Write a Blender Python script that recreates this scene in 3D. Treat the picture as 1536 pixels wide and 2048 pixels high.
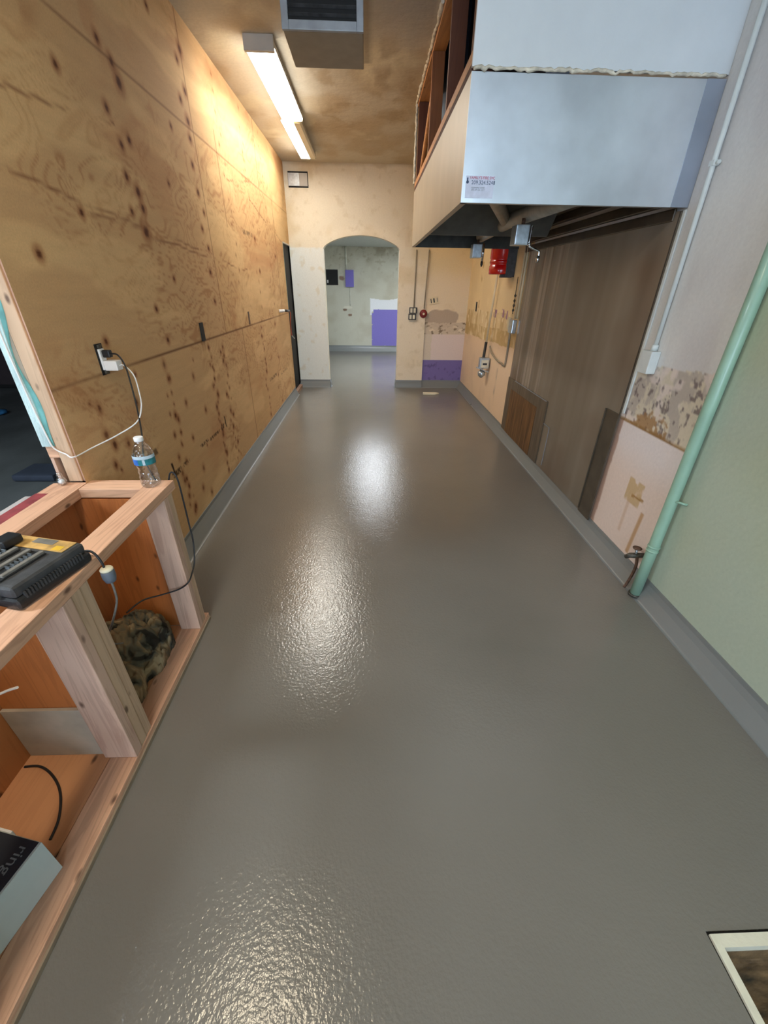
import bpy, bmesh, math, random
import numpy as np
from mathutils import Vector, Matrix
for o in list(bpy.data.objects): bpy.data.objects.remove(o)
S = bpy.context.scene
C = S.collection
random.seed(7)

# ------------------------------------------------------------ camera, world, exposure
FPX = 805.56
pitch, yaw, roll = math.radians(29.2907), math.radians(2.2022), math.radians(0.8747)
cp, sp, cy, sy = math.cos(pitch), math.sin(pitch), math.cos(yaw), math.sin(yaw)
F = Vector((sy*cp, cy*cp, -sp)); Rt = Vector((cy, -sy, 0)); U = Rt.cross(F)
Rr = Rt*math.cos(roll) + U*math.sin(roll); Ur = -Rt*math.sin(roll) + U*math.cos(roll)
cam = bpy.data.cameras.new('camera'); camo = bpy.data.objects.new('camera', cam); C.objects.link(camo)
cam.sensor_fit = 'HORIZONTAL'; cam.sensor_width = 36.0; cam.lens = FPX/1536*36.0
cam.clip_start = 0.02; cam.clip_end = 100
camo.matrix_world = Matrix(((Rr.x, Ur.x, -F.x, 0), (Rr.y, Ur.y, -F.y, 0), (Rr.z, Ur.z, -F.z, 1.5), (0, 0, 0, 1)))
S.camera = camo
W = bpy.data.worlds.new('world'); S.world = W; W.use_nodes = True
W.node_tree.nodes['Background'].inputs[0].default_value = (0.62, 0.75, 1.0, 1)
W.node_tree.nodes['Background'].inputs[1].default_value = 0.05
vs = S.view_settings
vs.view_transform = 'Standard'; vs.look = 'None'; vs.gamma = 1.0; vs.use_curve_mapping = False
vs.exposure = 0.33
LAMP_WARM = (1.0, 0.95, 0.85)
LAMP_POWER = 31.0          # emission of the strip diffusers
LAMP_NEAR = 29.0
SKY_COOL = (0.64, 0.80, 1.0)
WINDOW_POWER = 8.2
BACK_LAMP = 26.0

# ------------------------------------------------------------ materials
def lin(c):
    return tuple(((x/12.92) if x <= 0.04045 else ((x+0.055)/1.055)**2.4) for x in [v/255.0 for v in c])
def mat(name, rgb, rough=0.6, metal=0.0, var=0.12, nscale=12.0, bump=0.0, bscale=60.0, stretch=(1, 1, 1), coat=0.0, spec=0.5):
    m = bpy.data.materials.new(name); m.use_nodes = True
    nt = m.node_tree; b = nt.nodes['Principled BSDF']; L = nt.links
    tc = nt.nodes.new('ShaderNodeTexCoord'); mp = nt.nodes.new('ShaderNodeMapping')
    mp.inputs['Scale'].default_value = stretch
    L.new(tc.outputs['Object'], mp.inputs[0])
    n = nt.nodes.new('ShaderNodeTexNoise'); n.inputs['Scale'].default_value = nscale; n.inputs['Detail'].default_value = 5
    L.new(mp.outputs[0], n.inputs['Vector'])
    r = nt.nodes.new('ShaderNodeValToRGB'); c = lin(rgb)
    r.color_ramp.elements[0].color = tuple(max(0, x*(1-var*2)) for x in c)+(1,)
    r.color_ramp.elements[1].color = tuple(min(1, x*(1+var*1.6)) for x in c)+(1,)
    r.color_ramp.elements[0].position = 0.25; r.color_ramp.elements[1].position = 0.75
    L.new(n.outputs['Fac'], r.inputs[0]); L.new(r.outputs[0], b.inputs['Base Color'])
    b.inputs['Roughness'].default_value = rough; b.inputs['Metallic'].default_value = metal
    b.inputs['Coat Weight'].default_value = coat; b.inputs['Specular IOR Level'].default_value = spec
    if bump:
        n2 = nt.nodes.new('ShaderNodeTexNoise'); n2.inputs['Scale'].default_value = bscale; n2.inputs['Detail'].default_value = 3
        L.new(mp.outputs[0], n2.inputs['Vector'])
        bp = nt.nodes.new('ShaderNodeBump'); bp.inputs['Strength'].default_value = bump; bp.inputs['Distance'].default_value = 0.01
        L.new(n2.outputs['Fac'], bp.inputs['Height']); L.new(bp.outputs[0], b.inputs['Normal'])
    return m
def emis(name, rgb, s):
    m = bpy.data.materials.new(name); m.use_nodes = True
    b = m.node_tree.nodes['Principled BSDF']
    b.inputs['Base Color'].default_value = (0.8, 0.8, 0.8, 1)
    b.inputs['Emission Color'].default_value = tuple(rgb)+(1,); b.inputs['Emission Strength'].default_value = s
    return m
def wood(name, rgb, axis, dark=(120, 72, 50), rough=0.65, amt=0.5, knots=True):
    """sawn timber: grain stretched along one axis, thin growth lines, scattered knots"""
    m = bpy.data.materials.new(name); m.use_nodes = True
    nt = m.node_tree; b = nt.nodes['Principled BSDF']; L = nt.links; N = nt.nodes.new
    tc = N('ShaderNodeTexCoord'); mp = N('ShaderNodeMapping')
    s = [14, 14, 14]; s[axis] = 0.9; mp.inputs['Scale'].default_value = s
    L.new(tc.outputs['Object'], mp.inputs[0])
    n = N('ShaderNodeTexNoise'); n.inputs['Scale'].default_value = 1.6; n.inputs['Detail'].default_value = 6; n.inputs['Distortion'].default_value = 0.8
    L.new(mp.outputs[0], n.inputs['Vector'])
    mul = N('ShaderNodeMath'); mul.operation = 'MULTIPLY'; mul.inputs[1].default_value = 34; L.new(n.outputs['Fac'], mul.inputs[0])
    sn = N('ShaderNodeMath'); sn.operation = 'SINE'; L.new(mul.outputs[0], sn.inputs[0])
    r = N('ShaderNodeMapRange'); r.inputs['From Min'].default_value = -0.2; r.inputs['From Max'].default_value = 1; r.inputs['To Max'].default_value = amt*0.4
    L.new(sn.outputs[0], r.inputs['Value'])
    n3 = N('ShaderNodeTexNoise'); n3.inputs['Scale'].default_value = 3.0; L.new(tc.outputs['Object'], n3.inputs['Vector'])
    r3 = N('ShaderNodeMapRange'); r3.inputs['From Min'].default_value = 0.35; r3.inputs['From Max'].default_value = 0.75; r3.inputs['To Max'].default_value = 0.3
    L.new(n3.outputs['Fac'], r3.inputs['Value'])
    add = N('ShaderNodeMath'); add.operation = 'ADD'; L.new(r.outputs[0], add.inputs[0]); L.new(r3.outputs[0], add.inputs[1])
    mx = N('ShaderNodeMix'); mx.data_type = 'RGBA'
    mx.inputs[6].default_value = lin(rgb)+(1,); mx.inputs[7].default_value = lin(dark)+(1,)
    L.new(add.outputs[0], mx.inputs[0]); out = mx.outputs[2]
    if knots:
        v = N('ShaderNodeTexVoronoi'); v.inputs['Scale'].default_value = 1.0
        mp2 = N('ShaderNodeMapping'); s2 = [13, 13, 13]; s2[axis] = 6; mp2.inputs['Scale'].default_value = s2
        L.new(tc.outputs['Object'], mp2.inputs[0]); L.new(mp2.outputs[0], v.inputs['Vector'])
        rk = N('ShaderNodeMapRange'); rk.inputs['From Min'].default_value = 0.05; rk.inputs['From Max'].default_value = 0.13
        rk.inputs['To Min'].default_value = 0.8; rk.inputs['To Max'].default_value = 0.0
        L.new(v.outputs['Distance'], rk.inputs['Value'])
        mk = N('ShaderNodeMix'); mk.data_type = 'RGBA'; mk.inputs[7].default_value = lin((62, 30, 16))+(1,)
        L.new(rk.outputs[0], mk.inputs[0]); L.new(out, mk.inputs[6]); out = mk.outputs[2]
    L.new(out, b.inputs['Base Color']); b.inputs['Roughness'].default_value = rough
    bp = N('ShaderNodeBump'); bp.inputs['Strength'].default_value = 0.15; bp.inputs['Distance'].default_value = 0.004
    L.new(n.outputs['Fac'], bp.inputs['Height']); L.new(bp.outputs[0], b.inputs['Normal'])
    return m
def colmat(name, rough=0.7, bump=0.2, bscale=40, fine=0.1, fscale=90, spec=0.4):
    """paint or veneer whose patches are stored per vertex in 'Col'"""
    m = bpy.data.materials.new(name); m.use_nodes = True
    nt = m.node_tree; b = nt.nodes['Principled BSDF']; L = nt.links; N = nt.nodes.new
    a = N('ShaderNodeAttribute'); a.attribute_name = 'Col'
    tc = N('ShaderNodeTexCoord')
    n = N('ShaderNodeTexNoise'); n.inputs['Scale'].default_value = fscale; n.inputs['Detail'].default_value = 4; L.new(tc.outputs['Object'], n.inputs['Vector'])
    r = N('ShaderNodeMapRange'); r.inputs['From Min'].default_value = 0.3; r.inputs['From Max'].default_value = 0.7
    r.inputs['To Min'].default_value = 1-fine; r.inputs['To Max'].default_value = 1+fine; L.new(n.outputs['Fac'], r.inputs['Value'])
    vm = N('ShaderNodeVectorMath'); vm.operation = 'SCALE'; L.new(a.outputs['Color'], vm.inputs[0]); L.new(r.outputs[0], vm.inputs['Scale'])
    L.new(vm.outputs[0], b.inputs['Base Color']); b.inputs['Roughness'].default_value = rough; b.inputs['Specular IOR Level'].default_value = spec
    n2 = N('ShaderNodeTexNoise'); n2.inputs['Scale'].default_value = bscale; n2.inputs['Detail'].default_value = 6; L.new(tc.outputs['Object'], n2.inputs['Vector'])
    bp = N('ShaderNodeBump'); bp.inputs['Strength'].default_value = bump; bp.inputs['Distance'].default_value = 0.01
    L.new(n2.outputs['Fac'], bp.inputs['Height']); L.new(bp.outputs[0], b.inputs['Normal'])
    return m
def epoxy(name, rgb, rough=0.16, b1=0.10, b2=0.05):
    m = bpy.data.materials.new(name); m.use_nodes = True
    nt = m.node_tree; b = nt.nodes['Principled BSDF']; L = nt.links; N = nt.nodes.new
    tc = N('ShaderNodeTexCoord')
    n = N('ShaderNodeTexNoise'); n.inputs['Scale'].default_value = 1.3; n.inputs['Detail'].default_value = 5; L.new(tc.outputs['Object'], n.inputs['Vector'])
    r = N('ShaderNodeValToRGB'); c = lin(rgb)
    r.color_ramp.elements[0].position = 0.3; r.color_ramp.elements[1].position = 0.7
    r.color_ramp.elements[0].color = tuple(x*0.94 for x in c)+(1,); r.color_ramp.elements[1].color = tuple(x*1.06 for x in c)+(1,)
    L.new(n.outputs['Fac'], r.inputs[0]); L.new(r.outputs[0], b.inputs['Base Color'])
    rr = N('ShaderNodeMapRange'); rr.inputs['To Min'].default_value = rough*0.8; rr.inputs['To Max'].default_value = rough*1.3
    L.new(n.outputs['Fac'], rr.inputs['Value']); L.new(rr.outputs[0], b.inputs['Roughness'])
    b.inputs['IOR'].default_value = 1.58
    n2 = N('ShaderNodeTexNoise'); n2.inputs['Scale'].default_value = 95; n2.inputs['Detail'].default_value = 2; L.new(tc.outputs['Object'], n2.inputs['Vector'])
    n3 = N('ShaderNodeTexNoise'); n3.inputs['Scale'].default_value = 9; n3.inputs['Detail'].default_value = 3; L.new(tc.outputs['Object'], n3.inputs['Vector'])
    p2 = N('ShaderNodeBump'); p2.inputs['Strength'].default_value = b2; p2.inputs['Distance'].default_value = 0.02
    p1 = N('ShaderNodeBump'); p1.inputs['Strength'].default_value = b1; p1.inputs['Distance'].default_value = 0.01
    L.new(n3.outputs['Fac'], p2.inputs['Height']); L.new(n2.outputs['Fac'], p1.inputs['Height'])
    L.new(p2.outputs[0], p1.inputs['Normal']); L.new(p1.outputs[0], b.inputs['Normal'])
    return m

M = {}
M['floor'] = epoxy('grey_epoxy', (121, 117, 110), rough=0.165, b1=0.15)
M['cove'] = epoxy('grey_epoxy_cove', (122, 125, 125), rough=0.28, b1=0.04, b2=0.0)
M['concrete'] = mat('dark_concrete', (84, 88, 88), 0.5, var=0.3, nscale=2.2, stretch=(1, 0.5, 1), bump=0.1)
M['darkwall'] = mat('dark_brown_wall', (50, 40, 42), 0.8)
M['plywall'] = colmat('plywood_sheathing', 0.82, 0.12, 25, 0.06, 140, spec=0.15)
M['paint'] = colmat('old_painted_plaster', 0.55, 0.22, 22, 0.035, 60)
M['ceil'] = colmat('stained_ceiling', 0.75, 0.5, 14, 0.05, 50)
M['plain_wall'] = mat('plain_grey_paint', (196, 200, 200), 0.7, bump=0.15)
M['white_dry'] = mat('white_drywall', (214, 219, 222), 0.75, var=0.03, nscale=5, bump=0.06, bscale=90)
M['plaster'] = mat('broken_plaster_edge', (214, 206, 188), 0.9, var=0.2, nscale=30, bump=0.6, bscale=60)
M['woodx'] = wood('pine_lumber_x', (226, 180, 148), 0)
M['woody'] = wood('pine_lumber_y', (226, 178, 146), 1)
M['woodz'] = wood('pine_lumber_z', (216, 180, 158), 2)
M['woodoldz'] = wood('grey_pine_lumber', (212, 180, 150), 2, dark=(140, 108, 84))
M['stud'] = wood('old_orange_stud', (160, 100, 58), 2, dark=(84, 42, 22))
M['studd'] = wood('old_dark_stud', (104, 58, 36), 2, dark=(60, 28, 16))
M['studplate'] = wood('old_plate_lumber', (196, 140, 88), 1, dark=(96, 52, 28))
M['plyin'] = wood('orange_plywood_panel', (196, 118, 62), 2, dark=(120, 60, 26), amt=0.5)
M['plyfloor'] = wood('plywood_shelf_board', (208, 150, 108), 1, dark=(150, 96, 62), amt=0.3)
M['greybd'] = mat('grey_white_board', (176, 164, 148), 0.8, var=0.08)
M['teal'] = mat('peeling_white_teal_paint', (196, 220, 222), 0.7, var=0.16, nscale=7, stretch=(2, 2, 1), bump=0.4)
M['teal2'] = mat('teal_paint_edge', (112, 176, 176), 0.7, var=0.2, nscale=18)
M['whitetrim'] = mat('grey_white_sill', (190, 184, 182), 0.6, var=0.1)
M['redpaint'] = mat('faded_red_paint', (150, 66, 70), 0.6, var=0.2, nscale=25)
M['steel'] = mat('brushed_stainless', (204, 210, 216), 0.42, metal=0.75, var=0.17, nscale=2.2, bump=0.02, bscale=120)
M['steel2'] = mat('stainless_trim', (168, 176, 190), 0.45, metal=0.7, var=0.08, nscale=4)
M['hoodside'] = mat('greasy_beige_hood_side', (166, 156, 138), 0.45, metal=0.25, var=0.05, nscale=4, stretch=(1, 1.5, 0.6))
M['hoodin'] = mat('dark_hood_interior', (64, 64, 60), 0.5, metal=0.4, var=0.2)
M['duct'] = mat('dull_grey_channel', (168, 164, 152), 0.5, metal=0.3, var=0.12)
M['galv'] = mat('galvanised_metal', (190, 200, 208), 0.3, metal=0.85, var=0.1, nscale=40)
M['chrome'] = mat('chrome', (220, 224, 228), 0.12, metal=1.0, var=0.02)
M['blackp'] = mat('black_plastic', (32, 33, 36), 0.45, var=0.2, nscale=30)
M['blackd'] = mat('dusty_black_plastic', (62, 63, 66), 0.6, var=0.25, nscale=30, bump=0.1, bscale=200)
M['dust'] = mat('dusty_grey_plastic', (118, 114, 108), 0.7, var=0.2, nscale=40)
M['yellow'] = mat('worn_yellow_label', (206, 164, 96), 0.6, var=0.25, nscale=26)
M['yellow2'] = mat('bright_yellow_label', (236, 190, 60), 0.5)
M['red'] = mat('red_enamel', (196, 18, 16), 0.22, var=0.05, coat=0.5)
M['darkred'] = mat('dark_red_bell', (120, 30, 30), 0.5)
M['whitep'] = mat('white_plastic', (232, 232, 232), 0.4, var=0.03)
M['cream'] = mat('cream_painted_metal', (226, 208, 172), 0.5, var=0.05)
M['condw'] = mat('white_painted_conduit', (216, 222, 220), 0.35, var=0.05)
M['green'] = mat('green_painted_pipe', (146, 180, 158), 0.4, var=0.06, nscale=8, coat=0.2)
M['brass'] = mat('dark_old_brass', (92, 88, 80), 0.5, metal=0.6, var=0.3, nscale=60)
M['rust'] = mat('rusty_iron', (92, 66, 50), 0.8, var=0.35, nscale=60)
M['basin'] = mat('cream_glazed_rim', (226, 222, 202), 0.35, var=0.05, nscale=20, bump=0.15)
M['sludge'] = mat('dirty_brown_basin', (104, 84, 60), 0.4, var=0.5, nscale=18, stretch=(1, 3, 1), bump=0.6, bscale=30)
M['purple'] = mat('purple_paint', (118, 108, 190), 0.7, var=0.02)
M['pipeg'] = mat('grey_painted_pipe', (150, 138, 118), 0.5)
M['navy'] = mat('navy_carton_print', (30, 40, 52), 0.5, var=0.15)
M['carton'] = mat('white_carton', (186, 194, 190), 0.6, var=0.03)
M['letter'] = mat('grey_letter_ink', (120, 128, 134), 0.6)
M['inkred'] = mat('red_ink', (190, 60, 90), 0.6)
M['inkblue'] = mat('dark_blue_ink', (60, 80, 110), 0.6)
M['sticker'] = mat('pale_sticker', (206, 210, 228), 0.5, var=0.05, nscale=60)
M['blk'] = mat('black_void_panel', (14, 12, 12), 0.7)
M['ductblue'] = mat('blue_grey_duct', (84, 100, 120), 0.5, metal=0.3)
M['creamstrip'] = mat('cream_strip', (214, 206, 164), 0.6)
M['lampbody'] = mat('grey_lamp_housing', (190, 184, 174), 0.5, var=0.04)
M['vent'] = mat('grey_duct_box', (150, 140, 124), 0.6, var=0.06)
M['ventframe'] = mat('bluish_grille_frame', (156, 160, 166), 0.45, metal=0.2)
M['puck'] = mat('cream_plastic_plate', (226, 220, 196), 0.5)
M['bluelabel'] = mat('blue_bottle_label', (44, 110, 196), 0.4, var=0.15, nscale=60)
M['teallabel'] = mat('teal_bottle_label', (40, 120, 128), 0.4, var=0.2, nscale=60)
M['whitelabel'] = mat('white_bottle_label', (196, 216, 228), 0.4)
M['orange'] = mat('orange_wire', (214, 96, 60), 0.5)
M['diff'] = emis('lit_diffuser', LAMP_WARM, LAMP_POWER)
M['diff2'] = emis('lit_diffuser_near', (1.0, 0.84, 0.60), LAMP_NEAR)
M['diffdim'] = mat('unlit_diffuser_side', (226, 216, 186), 0.4, var=0.02)
M['diffback'] = emis('lit_panel_back_room', (0.88, 0.94, 1.0), BACK_LAMP)
M['sky'] = emis('daylight_pane', SKY_COOL, WINDOW_POWER)

def plastic_clear():
    m = bpy.data.materials.new('clear_bottle_plastic'); m.use_nodes = True
    nt = m.node_tree; nt.nodes.clear(); N = nt.nodes.new; L = nt.links
    o = N('ShaderNodeOutputMaterial'); t = N('ShaderNodeBsdfTransparent'); g = N('ShaderNodeBsdfGlossy')
    t.inputs[0].default_value = (0.93, 0.95, 0.97, 1); g.inputs['Roughness'].default_value = 0.06
    lw = N('ShaderNodeLayerWeight'); lw.inputs[0].default_value = 0.35
    mr = N('ShaderNodeMapRange'); mr.inputs['To Min'].default_value = 0.12; mr.inputs['To Max'].default_value = 0.85
    tc = N('ShaderNodeTexCoord'); n = N('ShaderNodeTexNoise'); n.inputs['Scale'].default_value = 55
    bp = N('ShaderNodeBump'); bp.inputs['Strength'].default_value = 0.5; bp.inputs['Distance'].default_value = 0.01
    L.new(tc.outputs['Object'], n.inputs['Vector']); L.new(n.outputs['Fac'], bp.inputs['Height'])
    L.new(bp.outputs[0], g.inputs['Normal']); L.new(bp.outputs[0], lw.inputs['Normal'])
    mx = N('ShaderNodeMixShader'); L.new(lw.outputs['Facing'], mr.inputs['Value']); L.new(mr.outputs[0], mx.inputs[0])
    L.new(t.outputs[0], mx.inputs[1]); L.new(g.outputs[0], mx.inputs[2]); L.new(mx.outputs[0], o.inputs[0])
    return m
M['clear'] = plastic_clear()
def camo_cloth():
    m = bpy.data.materials.new('dirty_camouflage_cloth'); m.use_nodes = True
    nt = m.node_tree; b = nt.nodes['Principled BSDF']; N = nt.nodes.new; L = nt.links
    tc = N('ShaderNodeTexCoord'); n = N('ShaderNodeTexNoise'); n.inputs['Scale'].default_value = 11; n.inputs['Detail'].default_value = 2
    n.inputs['Distortion'].default_value = 1.2; L.new(tc.outputs['Object'], n.inputs['Vector'])
    r = N('ShaderNodeValToRGB'); r.color_ramp.interpolation = 'EASE'; e = r.color_ramp.elements
    e[0].position = 0.36; e[0].color = lin((44, 41, 34))+(1,); e[1].position = 0.66; e[1].color = lin((160, 142, 110))+(1,)
    x = e.new(0.46); x.color = lin((96, 92, 78))+(1,); x = e.new(0.55); x.color = lin((128, 108, 80))+(1,)
    L.new(n.outputs['Fac'], r.inputs[0]); L.new(r.outputs[0], b.inputs['Base Color']); b.inputs['Roughness'].default_value = 0.95
    return m
M['camo'] = camo_cloth()

# ------------------------------------------------------------ mesh helpers
def tag(o, label=None, cat=None, group=None, kind=None):
    if label: o['label'] = label
    if cat: o['category'] = cat
    if group: o['group'] = group
    if kind: o['kind'] = kind
    return o
def thing(name, label, cat, loc=(0, 0, 0), group=None):
    o = bpy.data.objects.new(name, None); C.objects.link(o); o.location = loc; o.empty_display_size = 0.05
    return tag(o, label, cat, group)
def rootloc(o):
    v = Vector((0, 0, 0))
    while o: v += o.location; o = o.parent
    return v
class MB:
    def __init__(s): s.v = []; s.f = []; s.sm = []
    def add(s, vs_, fs, smooth=False):
        n = len(s.v); s.v += [Vector(p) for p in vs_]
        for f in fs: s.f.append([n+i for i in f]); s.sm.append(smooth)
        return s
    def box(s, x0, x1, y0, y1, z0, z1):
        v = [(x0, y0, z0), (x1, y0, z0), (x1, y1, z0), (x0, y1, z0), (x0, y0, z1), (x1, y0, z1), (x1, y1, z1), (x0, y1, z1)]
        return s.add(v, [(3, 2, 1, 0), (4, 5, 6, 7), (0, 1, 5, 4), (1, 2, 6, 5), (2, 3, 7, 6), (3, 0, 4, 7)])
    def rbox(s, c, size, rz=0, rx=0, ry=0):
        R_ = Matrix.Rotation(rz, 3, 'Z') @ Matrix.Rotation(ry, 3, 'Y') @ Matrix.Rotation(rx, 3, 'X')
        a, b, d = size[0]/2, size[1]/2, size[2]/2
        v = [(-a, -b, -d), (a, -b, -d), (a, b, -d), (-a, b, -d), (-a, -b, d), (a, -b, d), (a, b, d), (-a, b, d)]
        return s.add([R_ @ Vector(p)+Vector(c) for p in v], [(3, 2, 1, 0), (4, 5, 6, 7), (0, 1, 5, 4), (1, 2, 6, 5), (2, 3, 7, 6), (3, 0, 4, 7)])
    def tube(s, pts, r, n=12, cap=True):
        pts = [Vector(p) for p in pts]; rs = r if isinstance(r, (list, tuple)) else [r]*len(pts)
        base = len(s.v); up = None
        for i, p in enumerate(pts):
            t = (pts[min(i+1, len(pts)-1)]-pts[max(i-1, 0)]).normalized()
            if up is None: up = t.orthogonal().normalized()
            up = (up-t*up.dot(t)).normalized(); w = t.cross(up)
            for k in range(n):
                a = 2*math.pi*k/n; s.v.append(p+(up*math.cos(a)+w*math.sin(a))*rs[i])
        for i in range(len(pts)-1):
            for k in range(n):
                a = base+i*n+k; b = base+i*n+(k+1) % n
                s.f.append([a, b, b+n, a+n]); s.sm.append(True)
        if cap:
            s.f.append([base+k for k in range(n)][::-1]); s.sm.append(False)
            s.f.append([base+(len(pts)-1)*n+k for k in range(n)]); s.sm.append(False)
        return s
    def lathe(s, prof, c, n=24, axis='Z', squash=None):
        base = len(s.v); c = Vector(c)
        for r, h in prof:
            for k in range(n):
                a = 2*math.pi*k/n; x, y = r*math.cos(a), r*math.sin(a)
                p = Vector((x, y, h)) if axis == 'Z' else (Vector((h, x, y)) if axis == 'X' else Vector((x, h, y)))
                s.v.append(c+p)
        for i in range(len(prof)-1):
            for k in range(n):
                a = base+i*n+k; b = base+i*n+(k+1) % n
                s.f.append([a, b, b+n, a+n]); s.sm.append(True)
        s.f.append([base+k for k in range(n)][::-1]); s.sm.append(False)
        s.f.append([base+(len(prof)-1)*n+k for k in range(n)]); s.sm.append(False)
        return s
    def extr(s, prof, p0, p1, u, w, smooth=False, cap=True):
        """sweep the 2-D profile (u,w coordinates) from p0 to p1"""
        p0, p1, u, w = Vector(p0), Vector(p1), Vector(u), Vector(w); n = len(prof)
        v = [p0+u*a+w*b for a, b in prof]+[p1+u*a+w*b for a, b in prof]
        f = [(i, (i+1) % n, n+(i+1) % n, n+i) for i in range(n)]
        s.add(v, f, smooth)
        if cap: s.f.append([len(s.v)-2*n+i for i in range(n)][::-1]); s.sm.append(False); s.f.append([len(s.v)-n+i for i in range(n)]); s.sm.append(False)
        return s
    def build(s, name, m, parent=None, bevel=0.0, seg=2, centre=False):
        o0 = rootloc(parent) if parent else Vector((0, 0, 0))
        if parent is None or centre:
            xs = [p.x for p in s.v]; ys = [p.y for p in s.v]; zs = [p.z for p in s.v]
            o0b = Vector(((min(xs)+max(xs))/2, (min(ys)+max(ys))/2, min(zs)))
        else: o0b = o0
        me = bpy.data.meshes.new(name); me.from_pydata([p-o0b for p in s.v], [], s.f); me.update()
        bm = bmesh.new(); bm.from_mesh(me)
        for f_, k in zip(bm.faces, s.sm): f_.smooth = k
        bmesh.ops.recalc_face_normals(bm, faces=bm.faces)
        if bevel: 
            es = [e for e in bm.edges if len(e.link_faces) == 2 and e.calc_face_angle(0) > 0.6]
            bmesh.ops.bevel(bm, geom=es, offset=bevel, segments=seg, profile=0.6, affect='EDGES', clamp_overlap=True)
        bm.to_mesh(me); bm.free()
        o = bpy.data.objects.new(name, me); C.objects.link(o); me.materials.append(m)
        o.location = o0b-o0 if parent else o0b
        if parent: o.parent = parent
        return o
def box(name, m, parent, x0, x1, y0, y1, z0, z1, bevel=0.0): return MB().box(x0, x1, y0, y1, z0, z1).build(name, m, parent, bevel)
def struct(o): o['kind'] = 'structure'; return o
def smooth_path(pts, n=8):
    P_ = [Vector(p) for p in pts]; out = []
    for i in range(len(P_)-1):
        p0, p1, p2, p3 = P_[max(i-1, 0)], P_[i], P_[i+1], P_[min(i+2, len(P_)-1)]
        for k in range(n):
            t = k/n
            out.append(0.5*((2*p1)+(p2-p0)*t+(2*p0-5*p1+4*p2-p3)*t*t+(3*p1-p0-3*p2+p3)*t**3))
    out.append(P_[-1]); return out
def text(name, s, m, parent, size, origin, ux, uy, ext=0.0004):
    """letters laid along ux with up vector uy, starting at origin"""
    cu = bpy.data.curves.new(name, 'FONT'); cu.body = s; cu.size = size; cu.extrude = ext; cu.resolution_u = 3
    t = bpy.data.objects.new(name+'_tmp', cu); C.objects.link(t)
    dg = bpy.context.evaluated_depsgraph_get(); me = bpy.data.meshes.new_from_object(t.evaluated_get(dg))
    bpy.data.objects.remove(t)
    ux = Vector(ux).normalized(); uy = Vector(uy).normalized(); nz = ux.cross(uy)
    off = Vector(origin)-rootloc(parent)
    for v in me.vertices: v.co = off+ux*v.co.x+uy*v.co.y+nz*v.co.z
    o = bpy.data.objects.new(name, me); C.objects.link(o); me.materials.clear(); me.materials.append(m); o.parent = parent
    return o

# value noise used for patches, stains and veneer figure (properties of the surfaces themselves)
def vnoise(u, v, s=0):
    rs = np.random.RandomState(s); T = rs.rand(256, 256)
    u = np.asarray(u, float); v = np.asarray(v, float)
    iu = np.floor(u).astype(int); iv = np.floor(v).astype(int); fu = u-iu; fv = v-iv
    fu = fu*fu*(3-2*fu); fv = fv*fv*(3-2*fv)
    g = lambda a, b: T[a % 256, b % 256]
    return (g(iu, iv)*(1-fu)+g(iu+1, iv)*fu)*(1-fv)+(g(iu, iv+1)*(1-fu)+g(iu+1, iv+1)*fu)*fv
def fbm(u, v, s=0, o=4):
    t = 0; a = 0.5; tot = 0
    for k in range(o): t = t+a*vnoise(u*2**k+17*k, v*2**k+31*k, s+k); tot += a; a *= 0.5
    return t/tot
def sst(x, a, b):
    t = np.clip((x-a)/(b-a), 0, 1); return t*t*(3-2*t)
def mixc(col, rgb, w):
    w = np.clip(w, 0, 1)[..., None]; return col*(1-w)+np.array(rgb, float)*w
def linarr(a):
    a = np.clip(a/255.0, 0, 1); return np.where(a <= 0.04045, a/12.92, ((a+0.055)/1.055)**2.4)
def grid(name, P3, cols, m, parent=None, flip=False, mask=None):
    """P3: (nv,nu,3) points, cols: (nv,nu,3) sRGB 0-255, mask: (nv-1,nu-1) True = keep"""
    nv, nu = P3.shape[:2]; idx = np.arange(nv*nu).reshape(nv, nu)
    q = np.stack([idx[:-1, :-1], idx[:-1, 1:], idx[1:, 1:], idx[1:, :-1]], -1)
    if flip: q = q[..., ::-1]
    q = q[mask] if mask is not None else q.reshape(-1, 4)
    me = bpy.data.meshes.new(name); c = P3.reshape(-1, 3)
    o0 = np.array([c[:, 0].mean(), c[:, 1].mean(), c[:, 2].min()])
    me.from_pydata([tuple(p) for p in (c-o0)], [], [tuple(int(i) for i in f) for f in q]); me.update()
    a = me.attributes.new('Col', 'FLOAT_COLOR', 'POINT')
    rgba = np.ones((nv*nu, 4), np.float32); rgba[:, :3] = linarr(cols.reshape(-1, 3)); a.data.foreach_set('color', rgba.ravel())
    o = bpy.data.objects.new(name, me); C.objects.link(o); me.materials.append(m); o.location = tuple(o0)
    return o

XL, XR, YB, H = -1.16, 1.53, 7.0, 2.93
HB = 2.30   # back-room ceiling

# ------------------------------------------------------------ floors
DX0, DY1, DW = 0.895, 0.365, 0.31
def plate(mb, x0, x1, y0, y1): mb.box(x0, x1, y0, y1, -0.12, 0.0)
fl = MB(); plate(fl, -1.32, DX0, -4.0, DY1); plate(fl, DX0+DW, XR+0.1, -4.0, DY1); plate(fl, DX0, DX0+DW, -4.0, DY1-DW)
plate(fl, -1.32, XR+0.1, DY1, YB+0.13)
plate(fl, -1.9, 2.1, YB+0.13, 11.5)
struct(fl.build('floor', M['floor']))
struct(MB().box(-9, -1.321, -4.0, 12, -0.12, -0.002).build('floor', M['concrete']))

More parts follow.
